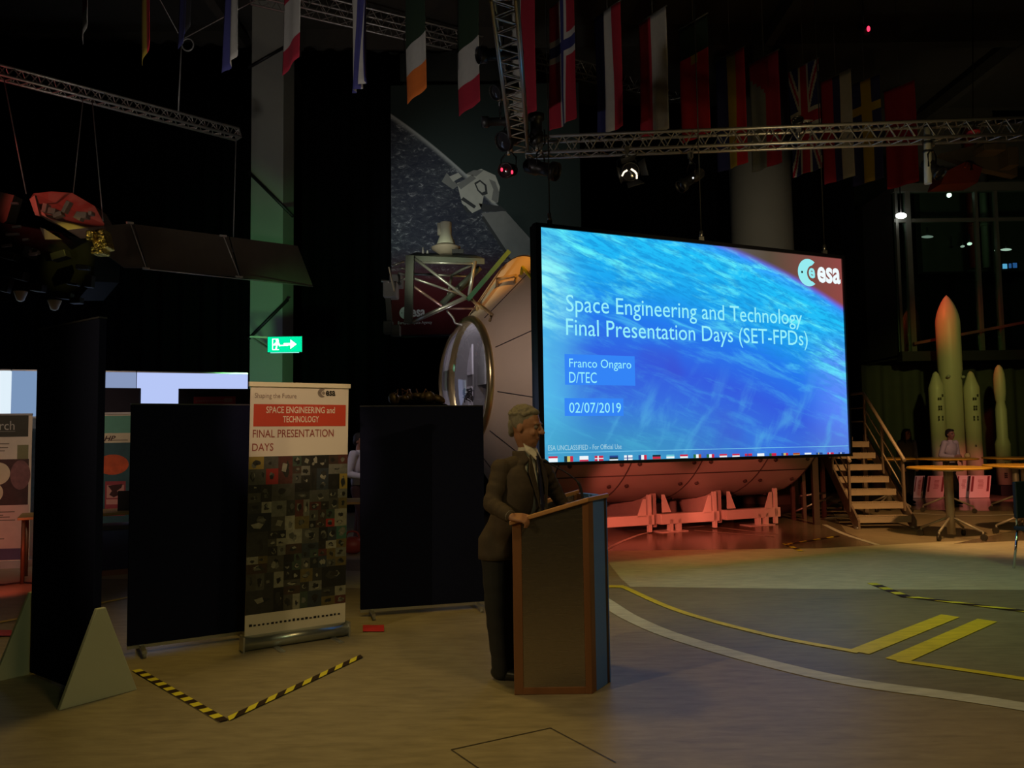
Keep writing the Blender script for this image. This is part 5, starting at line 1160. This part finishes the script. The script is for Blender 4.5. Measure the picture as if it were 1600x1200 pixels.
# solar wing
WG = bpy.data.materials.new('solar_cells'); t = NT(WG); o_ = t.obj(); xs = t.sep(o_)
n1 = t.noise(o_, 3, 4); t.bsdf(Base_Color=t.mix(n1, (.06, .05, .042), (.11, .09, .066)), Roughness=.35, Metallic=.2)
Wd = lambda px: 10.9+(px-165)/(485-165)*3.0
def wp(px, py): return A(px, py, Wd(px))
for nm, L in (('wing_root', [(166, 352), (208, 349), (229, 419), (194, 418), (166, 398)]), ('solar_panel', [(209, 350), (357, 369), (374, 433), (231, 420)]), ('solar_panel', [(359, 370), (465, 384), (489, 447), (377, 434)])):
    mb = MB(); mb.prism([wp(*p) for p in L], V((-.012, .02, 0))); mb.build(nm, WG, SP, True)
HG = mat('hinge_silver', (.6, .58, .54), .35, .6)
for L in (((205, 349), (230, 420)), ((350, 369), (375, 433))):
    mb = MB(); p, q = wp(*L[0])+V((0, -.03, 0)), wp(*L[1])+V((0, -.03, 0)); mb.cyl(p, q, .009, None, 6)
    for c, dpx in ((L[0], 5), (L[1], 5)): mb.bar(wp(c[0]-dpx, c[1])+V((0, -.04, 0)), wp(c[0]+dpx, c[1]+1)+V((0, -.04, 0)), .03, .03)
    mb.build('hinge', HG, SP, True)
mb = MB(); mb.cyl(wp(231, 421)+V((0, -.02, 0)), wp(489, 448)+V((0, -.02, 0)), .008, None, 6); mb.build('edge_wire', HG, SP, True)
mb = MB(); mb.mi = 0
for x0, x1 in ((232, 254), (262, 282), (312, 322)): mb.bar(wp(x0, 352+(x0-208)*.13)+V((0, -.02, 0)), wp(x1, 421+(x1-231)*.09)+V((0, -.02, 0)), .012, .006)
mb.build('cell_joint', mat('cell_line', (.09, .08, .06), .5), SP, True)
# ================================================================== EXHIBITION BOOTHS AT LEFT
lb0 = A(-140, 572, 11.6); lb1 = A(388, 586, 13.3); zt_ = 2.69
lx = V((lb1.x-lb0.x, lb1.y-lb0.y, 0)).normalized(); fr = Frame((lb0.x, lb0.y, 0), lx, (0, 0, 1)); LW = V((lb1.x-lb0.x, lb1.y-lb0.y, 0)).length
cuts = [0, fr.px(17, 600)[0], fr.px(105, 600)[0], fr.px(213, 600)[0], LW]
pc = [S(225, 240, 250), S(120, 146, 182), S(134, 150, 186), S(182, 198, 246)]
lbs = ['brightest white lit wall panel at the far left edge', 'blue-grey lit wall panel behind the tall narrow board', 'grey-blue lit wall panel just right of the narrow board', 'wide pale blue lit wall panel left of the roll-up banner']
for i in range(4):
    root = thing('lit_wall_panel', lbs[i], 'wall panel', fr.pt((cuts[i]+cuts[i+1])/2, 0)); a_, b_ = cuts[i]+.008, cuts[i+1]-.008
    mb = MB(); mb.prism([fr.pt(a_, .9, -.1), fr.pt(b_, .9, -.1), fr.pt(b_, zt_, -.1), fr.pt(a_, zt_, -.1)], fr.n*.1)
    mb.build('lit_face', glow('panel_glow_%d' % i, pc[i], 1.0), root, True)  # even glow stands in for lamp light falling on the booth wall
    mb = MB(); mb.prism([fr.pt(a_, 0, -.1), fr.pt(b_, 0, -.1), fr.pt(b_, .89, -.1), fr.pt(a_, .89, -.1)], fr.n*.1); mb.build('base', mat('booth_base', (.06, .05, .05), .8), root, True)
    mb = MB(); mb.prism([fr.pt(a_, zt_, -.1), fr.pt(b_, zt_, -.1), fr.pt(b_, zt_+.02, -.1), fr.pt(a_, zt_+.02, -.1)], fr.n*.1); mb.build('top_trim', ALU, root, True)
for (l, r, t_, d, lb) in ((120, 216, 606, 11.4, 'dark exhibit board left of the pale blue lit panel'), (277, 392, 607.5, 11.6, 'dark exhibit board carrying a red sign, behind the wide felt board')):
    a_, b_ = AZ(l, d, 1), AZ(r, d+.3, 1); z_ = A((l+r)/2, t_, d+.15).z; root = thing('exhibit_board', lb, 'display board', ((a_.x+b_.x)/2, (a_.y+b_.y)/2, 0))
    mb = MB(); mb.prism([(a_.x, a_.y, .05), (b_.x, b_.y, .05), (b_.x, b_.y, z_), (a_.x, a_.y, z_)], (0, .04, 0)); mb.build('felt_panel', mat('board_plum', (.022, .018, .028), .95), root, True)
    for q in (a_.lerp(b_, .12), a_.lerp(b_, .88)): mb = MB(); mb.box((q.x, q.y+.02, .03), (.05, .4, .05)); mb.build('foot', BLACKM, root, True)
sf = Frame(A(303, 640, 11.55), (1, .04, 0), (0, 0, 1)); sg = thing('wall_sign', 'small dark red sign with pale print on the dark exhibit board', 'sign', A(335, 632, 11.55))
mb = MB(); a_ = sf.px(303, 620); b_ = sf.px(368, 640); rect(mb, sf, a_[0], b_[0], b_[1]-.12, a_[1], 0, .01); mb.build('panel', mat('sign_red', (.42, .03, .05), .6), sg, True)
mb = MB(); rnd = random.Random(2); y_ = a_[1]-.055
for i in range(12): k = a_[0]+.03+i*.034; rect(mb, sf, k, k+.026, y_-.016, y_, .012)
rect(mb, sf, b_[0]-.16, b_[0]-.04, y_-.03, y_+.03, .012); mb.build('print', mat('sign_print', (.42, .2, .22), .6), sg, True)
# pull-up banners at the booths
def pullup(label, l, r, top_py, d, d2=None, base=True):
    a_ = AZ(l, d, 0); b_ = AZ(r, d2 or d, 0); z_ = A(r, top_py, d2 or d).z; fr = Frame(V((a_.x, a_.y, 0)), V((b_.x-a_.x, b_.y-a_.y, 0)), (0, 0, 1)); W_ = V((b_.x-a_.x, b_.y-a_.y, 0)).length
    root = thing('pullup_banner', label, 'banner', fr.pt(W_/2, 0))
    mb = MB(); mb.prism([fr.pt(0, .08, -.004), fr.pt(W_, .08, -.004), fr.pt(W_, z_, -.004), fr.pt(0, z_, -.004)], fr.n*.004); mb.build('sheet', mat('sheet_beige', (.62, .55, .44), .7), root, True)
    mb = MB(); mb.prism([fr.pt(-.01, 0, -.08), fr.pt(W_+.01, 0, -.08), fr.pt(W_+.01, .085, -.08), fr.pt(-.01, .085, -.08)], fr.n*.16); mb.build('cassette', mat('cassette_pale', (.55, .5, .48), .4, .4), root, True)
    mb = MB(); mb.prism([fr.pt(0, z_, -.012), fr.pt(W_, z_, -.012), fr.pt(W_, z_+.025, -.012), fr.pt(0, z_+.025, -.012)], fr.n*.024); mb.build('top_bar', ALU, root, True)
    return root, fr, W_, z_
def fld(fr, root, l, t_, r, b, m2, nm, off=.002): return brect(fr, root, l, t_, r, b, m2, nm, off)
root, fr, W_, z_ = pullup('pull-up banner with dark header ending in rch and round pictures', -75, 45, 649, 10.3, 10.45)
fld(fr, root, -74, 650, 44.5, 683, mat('header_olive', S(58, 58, 48), .7), 'header'); tpx('rch', fr, 0, 658, 672, 23, mat('header_text', S(170, 170, 160), .7), root, 'header_text'); fld(fr, root, -70, 674, 24, 675, mat('header_line', S(120, 120, 112), .7), 'header_line', .003)
fld(fr, root, -74, 718, 44.5, 790, mat('photo_brown', S(70, 46, 44), .7, 0, .5, 9), 'photo'); fld(fr, root, 27, 695, 44.5, 718, mat('photo_olive', S(120, 120, 84), .7), 'swatch')
fld(fr, root, -74, 790, 44.5, 876, mat('footer_pink', (.60, .40, .34), .7), 'footer'); fld(fr, root, -74, 858, 44.5, 876, mat('footer_violet', (.10, .06, .12), .7), 'footer_band', .003)
mb = MB()
for px, py, r_ in ((-3, 740, .145), (-12, 770, .13)):
    u0, v0 = fr.px(px, py); disc(mb, fr, u0, v0, r_, None, .004+.001*(py > 750))
mb.build('round_picture', mat('circle_cream', S(200, 190, 160), .7), root, True)
mb = MB(); mb.mi = 0; u0, v0 = fr.px(32, 742); disc(mb, fr, u0, v0, .12, .19, .0045); mb.build('planet_photo', mat('planet_rose', S(120, 84, 84), .7, 0, .5, 12), root, True)
mb = MB(); rnd = random.Random(9)
for py in (694, 700, 705, 801, 806, 809, 814, 843):
    l = fr.px(-30, py); r_ = fr.px(rnd.uniform(5, 26), py); rect(mb, fr, l[0], r_[0], l[1]-.006, l[1]+.006, .004)
mb.build('small_print', mat('print_grey', S(110, 96, 84), .7), root, True)
root, fr, W_, z_ = pullup('blue-grey speckled banner half hidden behind the one ending in rch', 36, 110, 653, 10.9, 11.0)
fld(fr, root, 36, 654, 109, 800, mat('photo_bluegrey', S(96, 110, 124), .7, 0, .75, 16), 'photo')
root, fr, W_, z_ = pullup('teal banner with the letters HP and orange pictures', 110, 205, 647, 10.7, 10.75)
fld(fr, root, 111, 650, 204, 677, mat('teal_pale', S(96, 160, 142), .7, 0, .2, 5), 'header'); fld(fr, root, 111, 677, 204, 692, mat('strip_cream', S(205, 196, 168), .7), 'logo_strip'); fld(fr, root, 111, 692, 204, 836, mat('teal_dark', S(46, 84, 92), .7, 0, .4, 6), 'photo')
tpx('HP', fr, 163, 681, 689, 181, mat('logo_maroon', S(64, 30, 34), .7), root, 'logo_text', shear=.35, bold=.02); fld(fr, root, 174, 687.4, 200, 688.2, mat('logo_maroon', (.05, .02, .02)), 'logo_line', .004)
mb = MB(); u0, v0 = fr.px(176, 726); disc(mb, fr, u0, v0, .21, .135, .004); mb.build('orange_picture', mat('orange_photo', S(196, 84, 44), .7, 0, .55, 9), root, True)
mb = MB(); fld(fr, root, 164, 752, 196, 806, mat('crimson', S(150, 60, 70), .7), 'red_block', .003); fld(fr, root, 167, 758, 194, 778, mat('pink_pale', S(196, 140, 130), .7), 'pink_block', .004)
pts = [(169, 759), (192, 756), (190, 762), (183, 767), (187, 773), (178, 777), (171, 773), (175, 767)]; mb = MB(); mb.poly([fr.pt(*fr.px(*p), .006) for p in pts]); mb.build('anvil_picture', mat('anvil_dark', S(60, 24, 26), .7), root, True)
fld(fr, root, 166, 780, 191, 788, mat('pink_pale', (.5, .26, .24)), 'caption', .004)
# long table with things on it
tz = .75; ta = AZ(27, 9.15, tz); tb = AZ(222, 9.75, tz); u = V((tb.x-ta.x, tb.y-ta.y, 0)).normalized(); n = V((-u.y, u.x, 0)); tl = V((tb.x-ta.x, tb.y-ta.y, 0)).length
root = thing('exhibition_table', 'long yellowish wooden table behind the tall narrow board', 'table', ((ta.x+tb.x)/2, (ta.y+tb.y)/2, 0)); a0_ = V((ta.x, ta.y, 0))
TW_ = mat('table_wood', (.42, .28, .10), .5, 0, .2, 6)
mb = MB(); mb.prism([a0_+V((0, 0, tz-.03)), a0_+u*tl+V((0, 0, tz-.03)), a0_+u*tl+n*.7+V((0, 0, tz-.03)), a0_+n*.7+V((0, 0, tz-.03))], (0, 0, .03)); mb.build('table_top', TW_, root, True, bevel=.004)
for s_, k in ((.06, .05), (tl-.06, .05), (.06, .64), (tl-.06, .64)): q = a0_+u*s_+n*k; mb = MB(); mb.cyl(q, q+V((0, 0, tz-.03)), .022); mb.build('leg', mat('leg_brown', (.12, .08, .04), .5, .3), root, True)
mb = MB(); q = a0_+u*(tl*.86)+n*.3; mb.box(q+V((0, 0, tz+.12)), (.16, .03, .24)); mb.box(q+V((0, .02, tz+.008)), (.14, .12, .014)); mb.build('stand', INK, None); tag(bpy.data.objects['stand'], 'small black upright unit on the booth table', 'display'); bpy.data.objects['stand'].name = 'tabletop_unit'
BX = mat('crate_blue', (.06, .09, .32), .6)
q = a0_+u*(tl*.84)+n*.34; rt_ = thing('storage_crate', 'dark blue crate under the booth table', 'crate', q); rz = Matrix.Rotation(math.atan2(u.y, u.x), 3, 'Z')
mb = MB(); mb.box(q+V((0, 0, .30)), (.55, .4, .48), rz); mb.build('body', BX, rt_, True, bevel=.01); mb = MB(); mb.box(q+V((0, 0, .56)), (.58, .43, .05), rz); mb.build('lid', mat('crate_lid', (.04, .035, .06), .6), rt_, True); mb = MB(); mb.box(q+V((0, 0, .03)), (.62, .46, .06), rz); mb.build('base', mat('crate_base', (.5, .3, .28), .6), rt_, True)
mb = MB(); pts = catmull([G(-40, 905), G(-5, 915), G(30, 912), G(52, 913), G(70, 918)], 8); mb.tube([V((p.x, p.y, .012)) for p in pts], .01, 6); tag(mb.build('floor_cable', INK), 'thin dark cable on the floor by the left booth table', 'cable')
# table behind the roll-up banner with things on it and a model above the middle board
tz = .78; ta = AZ(470, 10.4, tz); tb = AZ(600, 10.4, tz); root = thing('exhibition_table', 'pale-edged table glimpsed between roll-up banner and middle board', 'table', ((ta.x+tb.x)/2, 10.8, 0))
mb = MB(); mb.box(((ta.x+tb.x)/2, 10.75, tz-.02), (tb.x-ta.x, .7, .03)); mb.build('table_top', TW_, root, True)
for sx in (ta.x+.06, tb.x-.06):
    for sy in (10.45, 11.05): mb = MB(); mb.cyl((sx, sy, 0), (sx, sy, tz-.035), .022); mb.build('leg', mat('leg_brown', (.12, .08, .04), .5, .3), root, True)
rt_ = thing('bag', 'small red bag on the floor behind the roll-up banner', 'bag', AZ(551, 11.2, 0)); mb = MB(); mb.ell((0, 0, .12), (.17, .12, .12)); mb.build('body', mat('bag_red', (.3, .05, .035), .5), rt_); mb = MB(); mb.tube(catmull([(-.1, 0, .2), (-.06, -.02, .3), (.06, -.02, .3), (.1, 0, .2)], 6), .014, 6); mb.build('handle', mat('bag_red2', (.3, .05, .035), .5), rt_)
pz = AZ(650, 9.3, 0); rt_ = thing('plinth', 'black plinth behind the middle dark board', 'plinth', pz); mb = MB(); mb.box((0, 0, .97), (.7, .5, 1.94)); mb.build('body', BLKCLOTH, rt_); mb = MB(); mb.box((0, 0, 1.955), (.76, .56, .03)); mb.build('top', BLKCLOTH, rt_)
rt_ = thing('exhibit_model', 'low gold-brown exhibit model showing above the middle dark board', 'model', (pz.x, pz.y, 1.985)); rnd = random.Random(6); GB = mat('exhibit_gold', (.22, .15, .06), .45, .5, .4, 20)
mb = MB()
for i in range(16): x = rnd.uniform(-.27, .27); mb.ell((x, rnd.uniform(-.15, .15), .04+rnd.random()*.06*(1-abs(x)*2)), (rnd.uniform(.04, .1), .08, rnd.uniform(.03, .08)), Matrix.Rotation(rnd.uniform(-.6, .6), 3, 'Y'), 10, 6)
mb.build('hull', GB, rt_); mb = MB()
for i in range(7): x = rnd.uniform(-.26, .26); mb.tube([(x, -.1, .06), (x+rnd.uniform(-.06, .06), -.1, .17), (x+rnd.uniform(-.1, .1), -.08, .12)], .008, 5)
mb.build('antenna', mat('exhibit_rod', (.4, .2, .12), .4, .5), rt_)

# ================================================================== STAIRS
ST = thing('stairs', 'open metal stairs with handrails right of the big screen', 'stairs', (6.2, 13.8, 0))
TRD = mat('tread_metal', (.52, .44, .34), .5, .2, .12, 12); STR = mat('stringer_metal', (.30, .24, .20), .5, .4, .12, 8)
sx0, sx1, sy0, run, rise = 5.62, 6.50, 13.2, .29, .2; N_ = 7; skew = .022
for i in range(N_):
    y = sy0+run*i; z = rise*(i+1); ox = skew*i; mb = MB(); mb.box(((sx0+sx1)/2+ox, y+.13, z-.018), (sx1-sx0, .27, .036)); mb.box(((sx0+sx1)/2+ox, y+.005, z-.05), (sx1-sx0, .012, .10))
    for k in range(24): mb.box((sx0+ox+.02+k*(sx1-sx0-.04)/23, y+.0, z+.004), (.016, .03, .012))
    mb.build('tread', TRD, ST, True)
for sx in (sx0-.02, sx1+.02):
    mb = MB(); e = N_-.2; mb.prism([(sx, sy0-.06, 0), (sx, sy0+.10, 0), (sx+skew*e, sy0+run*e+.1, rise*e), (sx+skew*e, sy0+run*e+.1, rise*e+.17), (sx+skew*e, sy0+run*e, rise*e+.17), (sx, sy0-.06, .14)], (.035, 0, 0)); mb.build('stringer', STR, ST, True)
    mb = MB(); mb.cyl((sx+.015, sy0, 0), (sx+.015, sy0, .04), .05); mb.build('foot', STEEL, ST, True)
PLy = sy0+run*N_; mb = MB(); mb.box(((sx0+sx1)/2+.15, PLy+.6, 1.38), (1.0, 1.2, .05)); mb.build('platform', TRD, ST, True)
for x in (sx0+.1, sx1+.2):
    for y in (PLy+.1, PLy+1.1): mb = MB(); mb.box((x, y, .68), (.08, .08, 1.36)); mb.build('support_post', STR, ST, True)
def rail(sx, hide=0):
    P0 = lambda i, hh: V((sx+.015+skew*i, sy0+run*i+.05, rise*i+hh))
    for hh, r_ in ((1.0, .028), (.72, .013), (.46, .013)):
        mb = MB(); mb.tube([P0(.5 if hh > .9 else .9, hh), P0(6.6, hh), P0(6.6, hh)+V((.0, .9, .0)), ], r_, 8); mb.build('handrail', TRD, ST, True)
    for i in (.8, 3.7, 6.5): mb = MB(); mb.bar(P0(i, .1), P0(i, 1.0), .05, .035); mb.build('post', STR, ST, True)
    mb = MB(); q = P0(6.6, 0)+V((0, .85, 0)); mb.bar(q+V((0, 0, .0)), q+V((0, 0, 1.0)), .05, .035); mb.build('post', STR, ST, True)
rail(sx1); rail(sx0-.03)
# dark support frame under the platform behind the screen
SF = thing('support_frame', 'dark steel support frame between screen and stairs', 'frame', AZ(1262, 14.2, 0))
for px, d in ((1240, 14.8), (1257, 14.8), (1276, 13.9), (1288, 15.0)):
    q = AZ(px, d, 0); mb = MB(); mb.box((q.x, q.y, .72), (.10 if px == 1276 else .06, .08, 1.44)); mb.build('post', mat('frame_dark', (.10, .075, .065), .6, .3), SF, True)
for (p, q) in ((((1240, 800), (1300, 775))), ((1240, 815), (1330, 806)), ((1250, 775), (1290, 770))): mb = MB(); mb.cyl(A(*p, 14.8), A(*q, 14.8), .02, None, 8); mb.build('brace', STEEL, SF, True)
mb = MB(); a_, b_ = AZ(1236, 14.8, 1.45), AZ(1292, 14.8, 1.45); mb.box(((a_.x+b_.x)/2, 14.4, 1.47), (b_.x-a_.x+.2, 1.0, .06)); mb.build('deck', mat('frame_dark', (.1, .08, .07)), SF, True)

# ================================================================== STANDING TABLES
TY_ = mat('table_yellow', (.78, .46, .07), .35, 0, .05, 3); PED = mat('pedestal_grey', (.34, .32, .28), .5, .3)
def cocktail(label, px, d, rot=.3, z=1.05):
    q = AZ(px, d, 0); root = thing('standing_table', label, 'table', (q.x, q.y, 0), rot)
    mb = MB(); mb.lathe([(.54, z-.03), (.565, z-.022), (.565, z-.006), (.555, z)], Matrix.Identity(4), 48); mb.build('table_top', TY_, root)
    mb = MB(); mb.lathe([(.058, z-.03), (.058, .06), (.04, .06)], Matrix.Identity(4), 20); mb.build('column', PED, root); mb = MB(); mb.cyl((0, 0, z-.06), (0, 0, z-.028), .2); mb.build('mount_plate', PED, root)
    for k in range(4):
        a = k*math.pi/2+.4; c = V((math.cos(a), math.sin(a), 0)); mb = MB(); mb.cyl(c*.045+V((0, 0, .30)), c*.43+V((0, 0, .125)), .018, None, 8); mb.cyl(c*.43+V((0, 0, .13)), c*.43+V((0, 0, .075)), .014, None, 8); lg = mb.build('leg', PED, root)
        t_ = V((-c.y, c.x, 0)); mb = MB(); mb.cyl(c*.44+V((0, 0, .046))-t_*.018, c*.44+V((0, 0, .046))+t_*.018, .046, None, 18); mb.build('caster', mat('caster_black', (.03, .025, .02), .5), lg)
    return root
cocktail('round yellow standing table, nearest and fully in view', 1487, 11.95)
cocktail('round yellow standing table cut by the right edge of the picture', 1607, 12.3, .9)
cocktail('round yellow standing table behind the nearest one', 1482, 15.6, .7); cocktail('round yellow standing table just right of the stairs', 1390, 16.1, .2); cocktail('round yellow standing table in the back right, beside the slim rocket', 1590, 15.6, .5)
q = AZ(1532, 15.5, 1.052); mb = MB(); mb.lathe([(.03, 0), (.055, .02), (.055, .06), (.03, .09), (.001, .095)], Matrix.Translation(V((q.x-.25, q.y, 1.052))), 16); tag(mb.build('vase', mat('bowl_white', (.7, .68, .6), .4)), 'small pale pot on the back standing table', 'pot')
# dark chair cut by the right edge
q = AZ(1638, 9.2, 0); root = thing('chair', 'dark chair with chrome legs cut by the right edge', 'chair', (q.x, q.y, 0), R(25)); CH = mat('chair_teal', (.012, .02, .026), .6)
mb = MB(); mb.box((0, 0, .46), (.46, .46, .05)); mb.build('seat', CH, root, bevel=.015); mb = MB(); mb.box((0, .2, .78), (.44, .05, .42)); mb.build('backrest', CH, root, bevel=.015)
for sx in (-1, 1):
    for sy in (-1, 1): mb = MB(); mb.cyl((sx*.2, sy*.2, .44), (sx*.24, sy*.24, 0), .013); mb.build('leg', mat('chrome', (.7, .72, .75), .12, 1), root)
    mb = MB(); mb.cyl((sx*.2, .2, .44), (sx*.2, .21, .7), .012); mb.build('back_post', mat('chrome', (.7, .7, .7)), root)

# ================================================================== ROCKETS
RW = mat('rocket_white', (.60, .58, .44), .45, 0, .05, 2); RK = mat('rocket_mark', (.05, .045, .035), .6)
def marks(fr, root, spec):
    mb = MB(); rn = random.Random(len(spec))
    for (l, t_, r, b, c, k) in spec:
        a_, b_ = fr.px(l, t_), fr.px(r, b)
        for i in range(c):
            for j in range(k):
                if rn.random() < .2: continue
                u0 = a_[0]+(b_[0]-a_[0])*i/c; v0 = b_[1]+(a_[1]-b_[1])*j/k; rect(mb, fr, u0, u0+(b_[0]-a_[0])/c*.8, v0, v0+(a_[1]-b_[1])/k*.8, 0)
    return mb.build('marking', RK, root, True)
d = 19.7; q = AZ(1494, d, 0); z_ = lambda py: A(1494, py, d).z
RO = thing('rocket_model', 'tall white rocket model with two side boosters', 'rocket', (q.x, q.y, 0)); Mq = Matrix.Translation((q.x, q.y, 0))
r0 = 17.5/F_PX*d; zt_ = z_(461); zs = z_(508)
prof = [(r0*.92, .1), (r0*.92, z_(585)), (r0, z_(578)), (r0, zs)]+[(r0*math.cos(k/10*math.pi/2)**.75 if k < 10 else .004, zs+(zt_-zs)*(k/10)**1.0) for k in range(1, 11)]
mb = MB(); mb.lathe(prof, Mq, 40); mb.build('core_stage', RW, RO, True)
rb = 11.5/F_PX*d
for px in (1471, 1526):
    b = AZ(px, d-.15, 0); Mb = Matrix.Translation((b.x, b.y, 0)); mb = MB(); mb.lathe([(rb, .2), (rb, z_(610)), (rb*.98, z_(606)), (rb*.35, z_(584)), (rb*.1, z_(581))], Mb, 28); mb.build('booster', RW, RO, True)
    mb = MB(); mb.lathe([(rb*.5, .2), (rb*.8, .02)], Mb, 20); mb.build('nozzle', BLACKM, RO, True)
    f3 = Frame((b.x, b.y-rb-.012, 0), (1, 0, 0), (0, 0, 1)); off = px-1471
    marks(f3, RO, [(1465+off*.99, 615, 1475+off, 625, 3, 2), (1466+off, 633, 1473+off, 641, 2, 2), (1466+off, 649, 1475+off, 657, 3, 2), (1469+off, 694, 1472+off, 698, 1, 1)])
mb = MB(); mb.lathe([(r0*.5, .1), (r0*.8, .02)], Mq, 20); mb.build('nozzle', BLACKM, RO, True)
for px, py in ((1482, 588), (1505, 589)): mb = MB(); mb.ell(A(px, py, d-.27), (.05, .05, .04), None, 8, 6); mb.build('fitting', mat('fitting_grey', (.4, .4, .35), .5), RO, True)
d = 19.6; q = AZ(1571, d, 0); RO = thing('rocket_model', 'slim white rocket model with a narrow waist at the right edge', 'rocket', (q.x, q.y, 0)); Mq = Matrix.Translation((q.x, q.y, 0)); z_ = lambda py: A(1571, py, d).z; pr = lambda p: p/F_PX*d
mb = MB(); mb.lathe([(pr(10.8), z_(757)), (pr(10.8), z_(698)), (pr(11), z_(694)), (pr(8), z_(684)), (pr(8), z_(640)), (pr(6), z_(628)), (pr(7), z_(625)), (pr(8.3), z_(612)), (pr(8.3), z_(594)), (pr(7.4), z_(584)), (pr(5), z_(575)), (pr(2), z_(570.5)), (.004, z_(570))], Mq, 28); mb.build('body', RW, RO, True)
f3 = Frame((q.x, q.y-pr(10.8)-.012, 0), (1, 0, 0), (0, 0, 1)); marks(f3, RO, [(1570, 722, 1574, 727, 2, 2), (1570, 738, 1575, 747, 2, 3)])
mb = MB(); mb.box((q.x, q.y, z_(757)/2), (.5, .5, z_(757)-.02)); mb.build('stand', INK, RO, True)
d = 22.6; q = AZ(1438, d, 0); RO = thing('rocket_model', 'dark red rocket shape for the glass reflection deep behind the tall white one', 'rocket', (q.x, q.y, 3.56)); Mq = Matrix.Translation((q.x, q.y, 0)); z_ = lambda py: A(1438, py, d).z; r0 = 10/F_PX*d  # rocket reflection in the glass, built as a solid dark red rocket
mb = MB(); mb.lathe([(r0, 3.65), (r0, z_(503))]+[(r0*math.sqrt(max(0, 1-(k/8)**2)) if k < 8 else .004, z_(503)+(z_(480)-z_(503))*k/8) for k in range(1, 9)], Mq, 28); mb.build('body', mat('rocket_reflection', (.28, .03, .045), .6), RO, True)
mb = MB(); mb.lathe([(r0*1.2, 3.56), (r0*1.2, 3.65)], Mq, 20); mb.build('stand', INK, RO, True)
# leaning information boards on the floor
PNK = mat('board_white', (.66, .60, .58), .6, 0, .04); MRN = mat('board_maroon', (.16, .015, .02), .6)
for i, (l, r, d, lb) in enumerate(((1428, 1447, 19.0, 'leaning white information board, leftmost of the four by the rockets'), (1452, 1480, 18.9, 'leaning white information board below the left booster'), (1498, 1520, 18.9, 'leaning white information board right behind the near table column'), (1520, 1552, 18.8, 'brightest leaning white information board at the right end of the row'))):
    a_ = AZ(l-(6 if i else 2), d, 0); b_ = AZ(r-6, d, 0); root = thing('information_board', lb, 'board', (a_.lerp(b_, .5).x, d, 0)); W_ = b_.x-a_.x; sk = .19
    up_ = V((sk, .20, .50)); fr = Frame((a_.x, a_.y, .004), (1, 0, 0), (0, .37, .93))
    P_b = lambda u, v: V((a_.x+u*W_+sk*v, a_.y+.20*v, .01+.50*v))
    mb = MB(); mb.prism([P_b(0, 0), P_b(1, 0), P_b(1, 1), P_b(0, 1)], (0, .03, 0)); mb.build('panel', PNK, root, True)
    off = V((0, -.004, 0)); mb = MB()
    for u0, u1 in ((.05, .16), (.82, .93)): mb.poly([P_b(u0, .28)+off, P_b(u1, .28)+off, P_b(u1, .97)+off, P_b(u0, .97)+off])
    mb.build('maroon_stripe', MRN, root, True)
    mb = MB(); rn = random.Random(i)
    for k in range(7): v_ = .42+.06*k; u0 = .36+rn.random()*.06; mb.poly([P_b(u0, v_)+off, P_b(u0+.26, v_)+off, P_b(u0+.26, v_+.03)+off, P_b(u0, v_+.03)+off])
    mb.build('small_print', mat('print_rose', (.36, .2, .2), .6), root, True)
    mb = MB(); mb.prism([P_b(.3, .95)+V((0, .03, 0)), P_b(.7, .95)+V((0, .03, 0)), V((P_b(.7, 0).x+.05, a_.y+.36, .0)), V((P_b(.3, 0).x+.05, a_.y+.36, .0))], (0, .012, .0)); mb.build('prop', BLACKM, root, True)
# reddish beam line far right
mb = MB(); mb.bar(A(1428, 537, 20.42), A(1650, 494, 20.42), .07, .07); tag(mb.build('handrail_beam', mat('beam_rose', (.12, .05, .05), .6)), 'dim reddish slanting beam behind the rocket tips', 'beam', None, 'structure')

# ------------------------------------------------------------------ families of repeats
FAM = dict(flag='national flags hanging in a row under the ceiling', standing_table='yellow standing tables at the right', information_board='leaning information boards by the rockets', display_board='dark felt display boards on the floor',
    stage_lamp='stage lamps on the trusses', lighting_truss='lighting trusses', hazard_tape='striped hazard tape on the floor', floor_mark='red tape marks on the floor', suspension_cable='thin hanging cables', rocket_model='rocket models',
    ceiling_lamp='small lamps behind the glass', pullup_banner='pull-up banners at the left booths', lit_wall_panel='lit wall panels at the left booths', exhibit_board='dark exhibit boards at the left booths', shadow_rod='slanting rods for the truss shadow on the green pillar', stage_curtain='floor-length stage curtains', exhibition_table='exhibition tables', pipe='vertical pipes on the upper right wall')
for o in COL.objects:
    k = o.name.split('.')[0]
    if o.parent is None and k in FAM and 'label' in o: o['group'] = FAM[k]
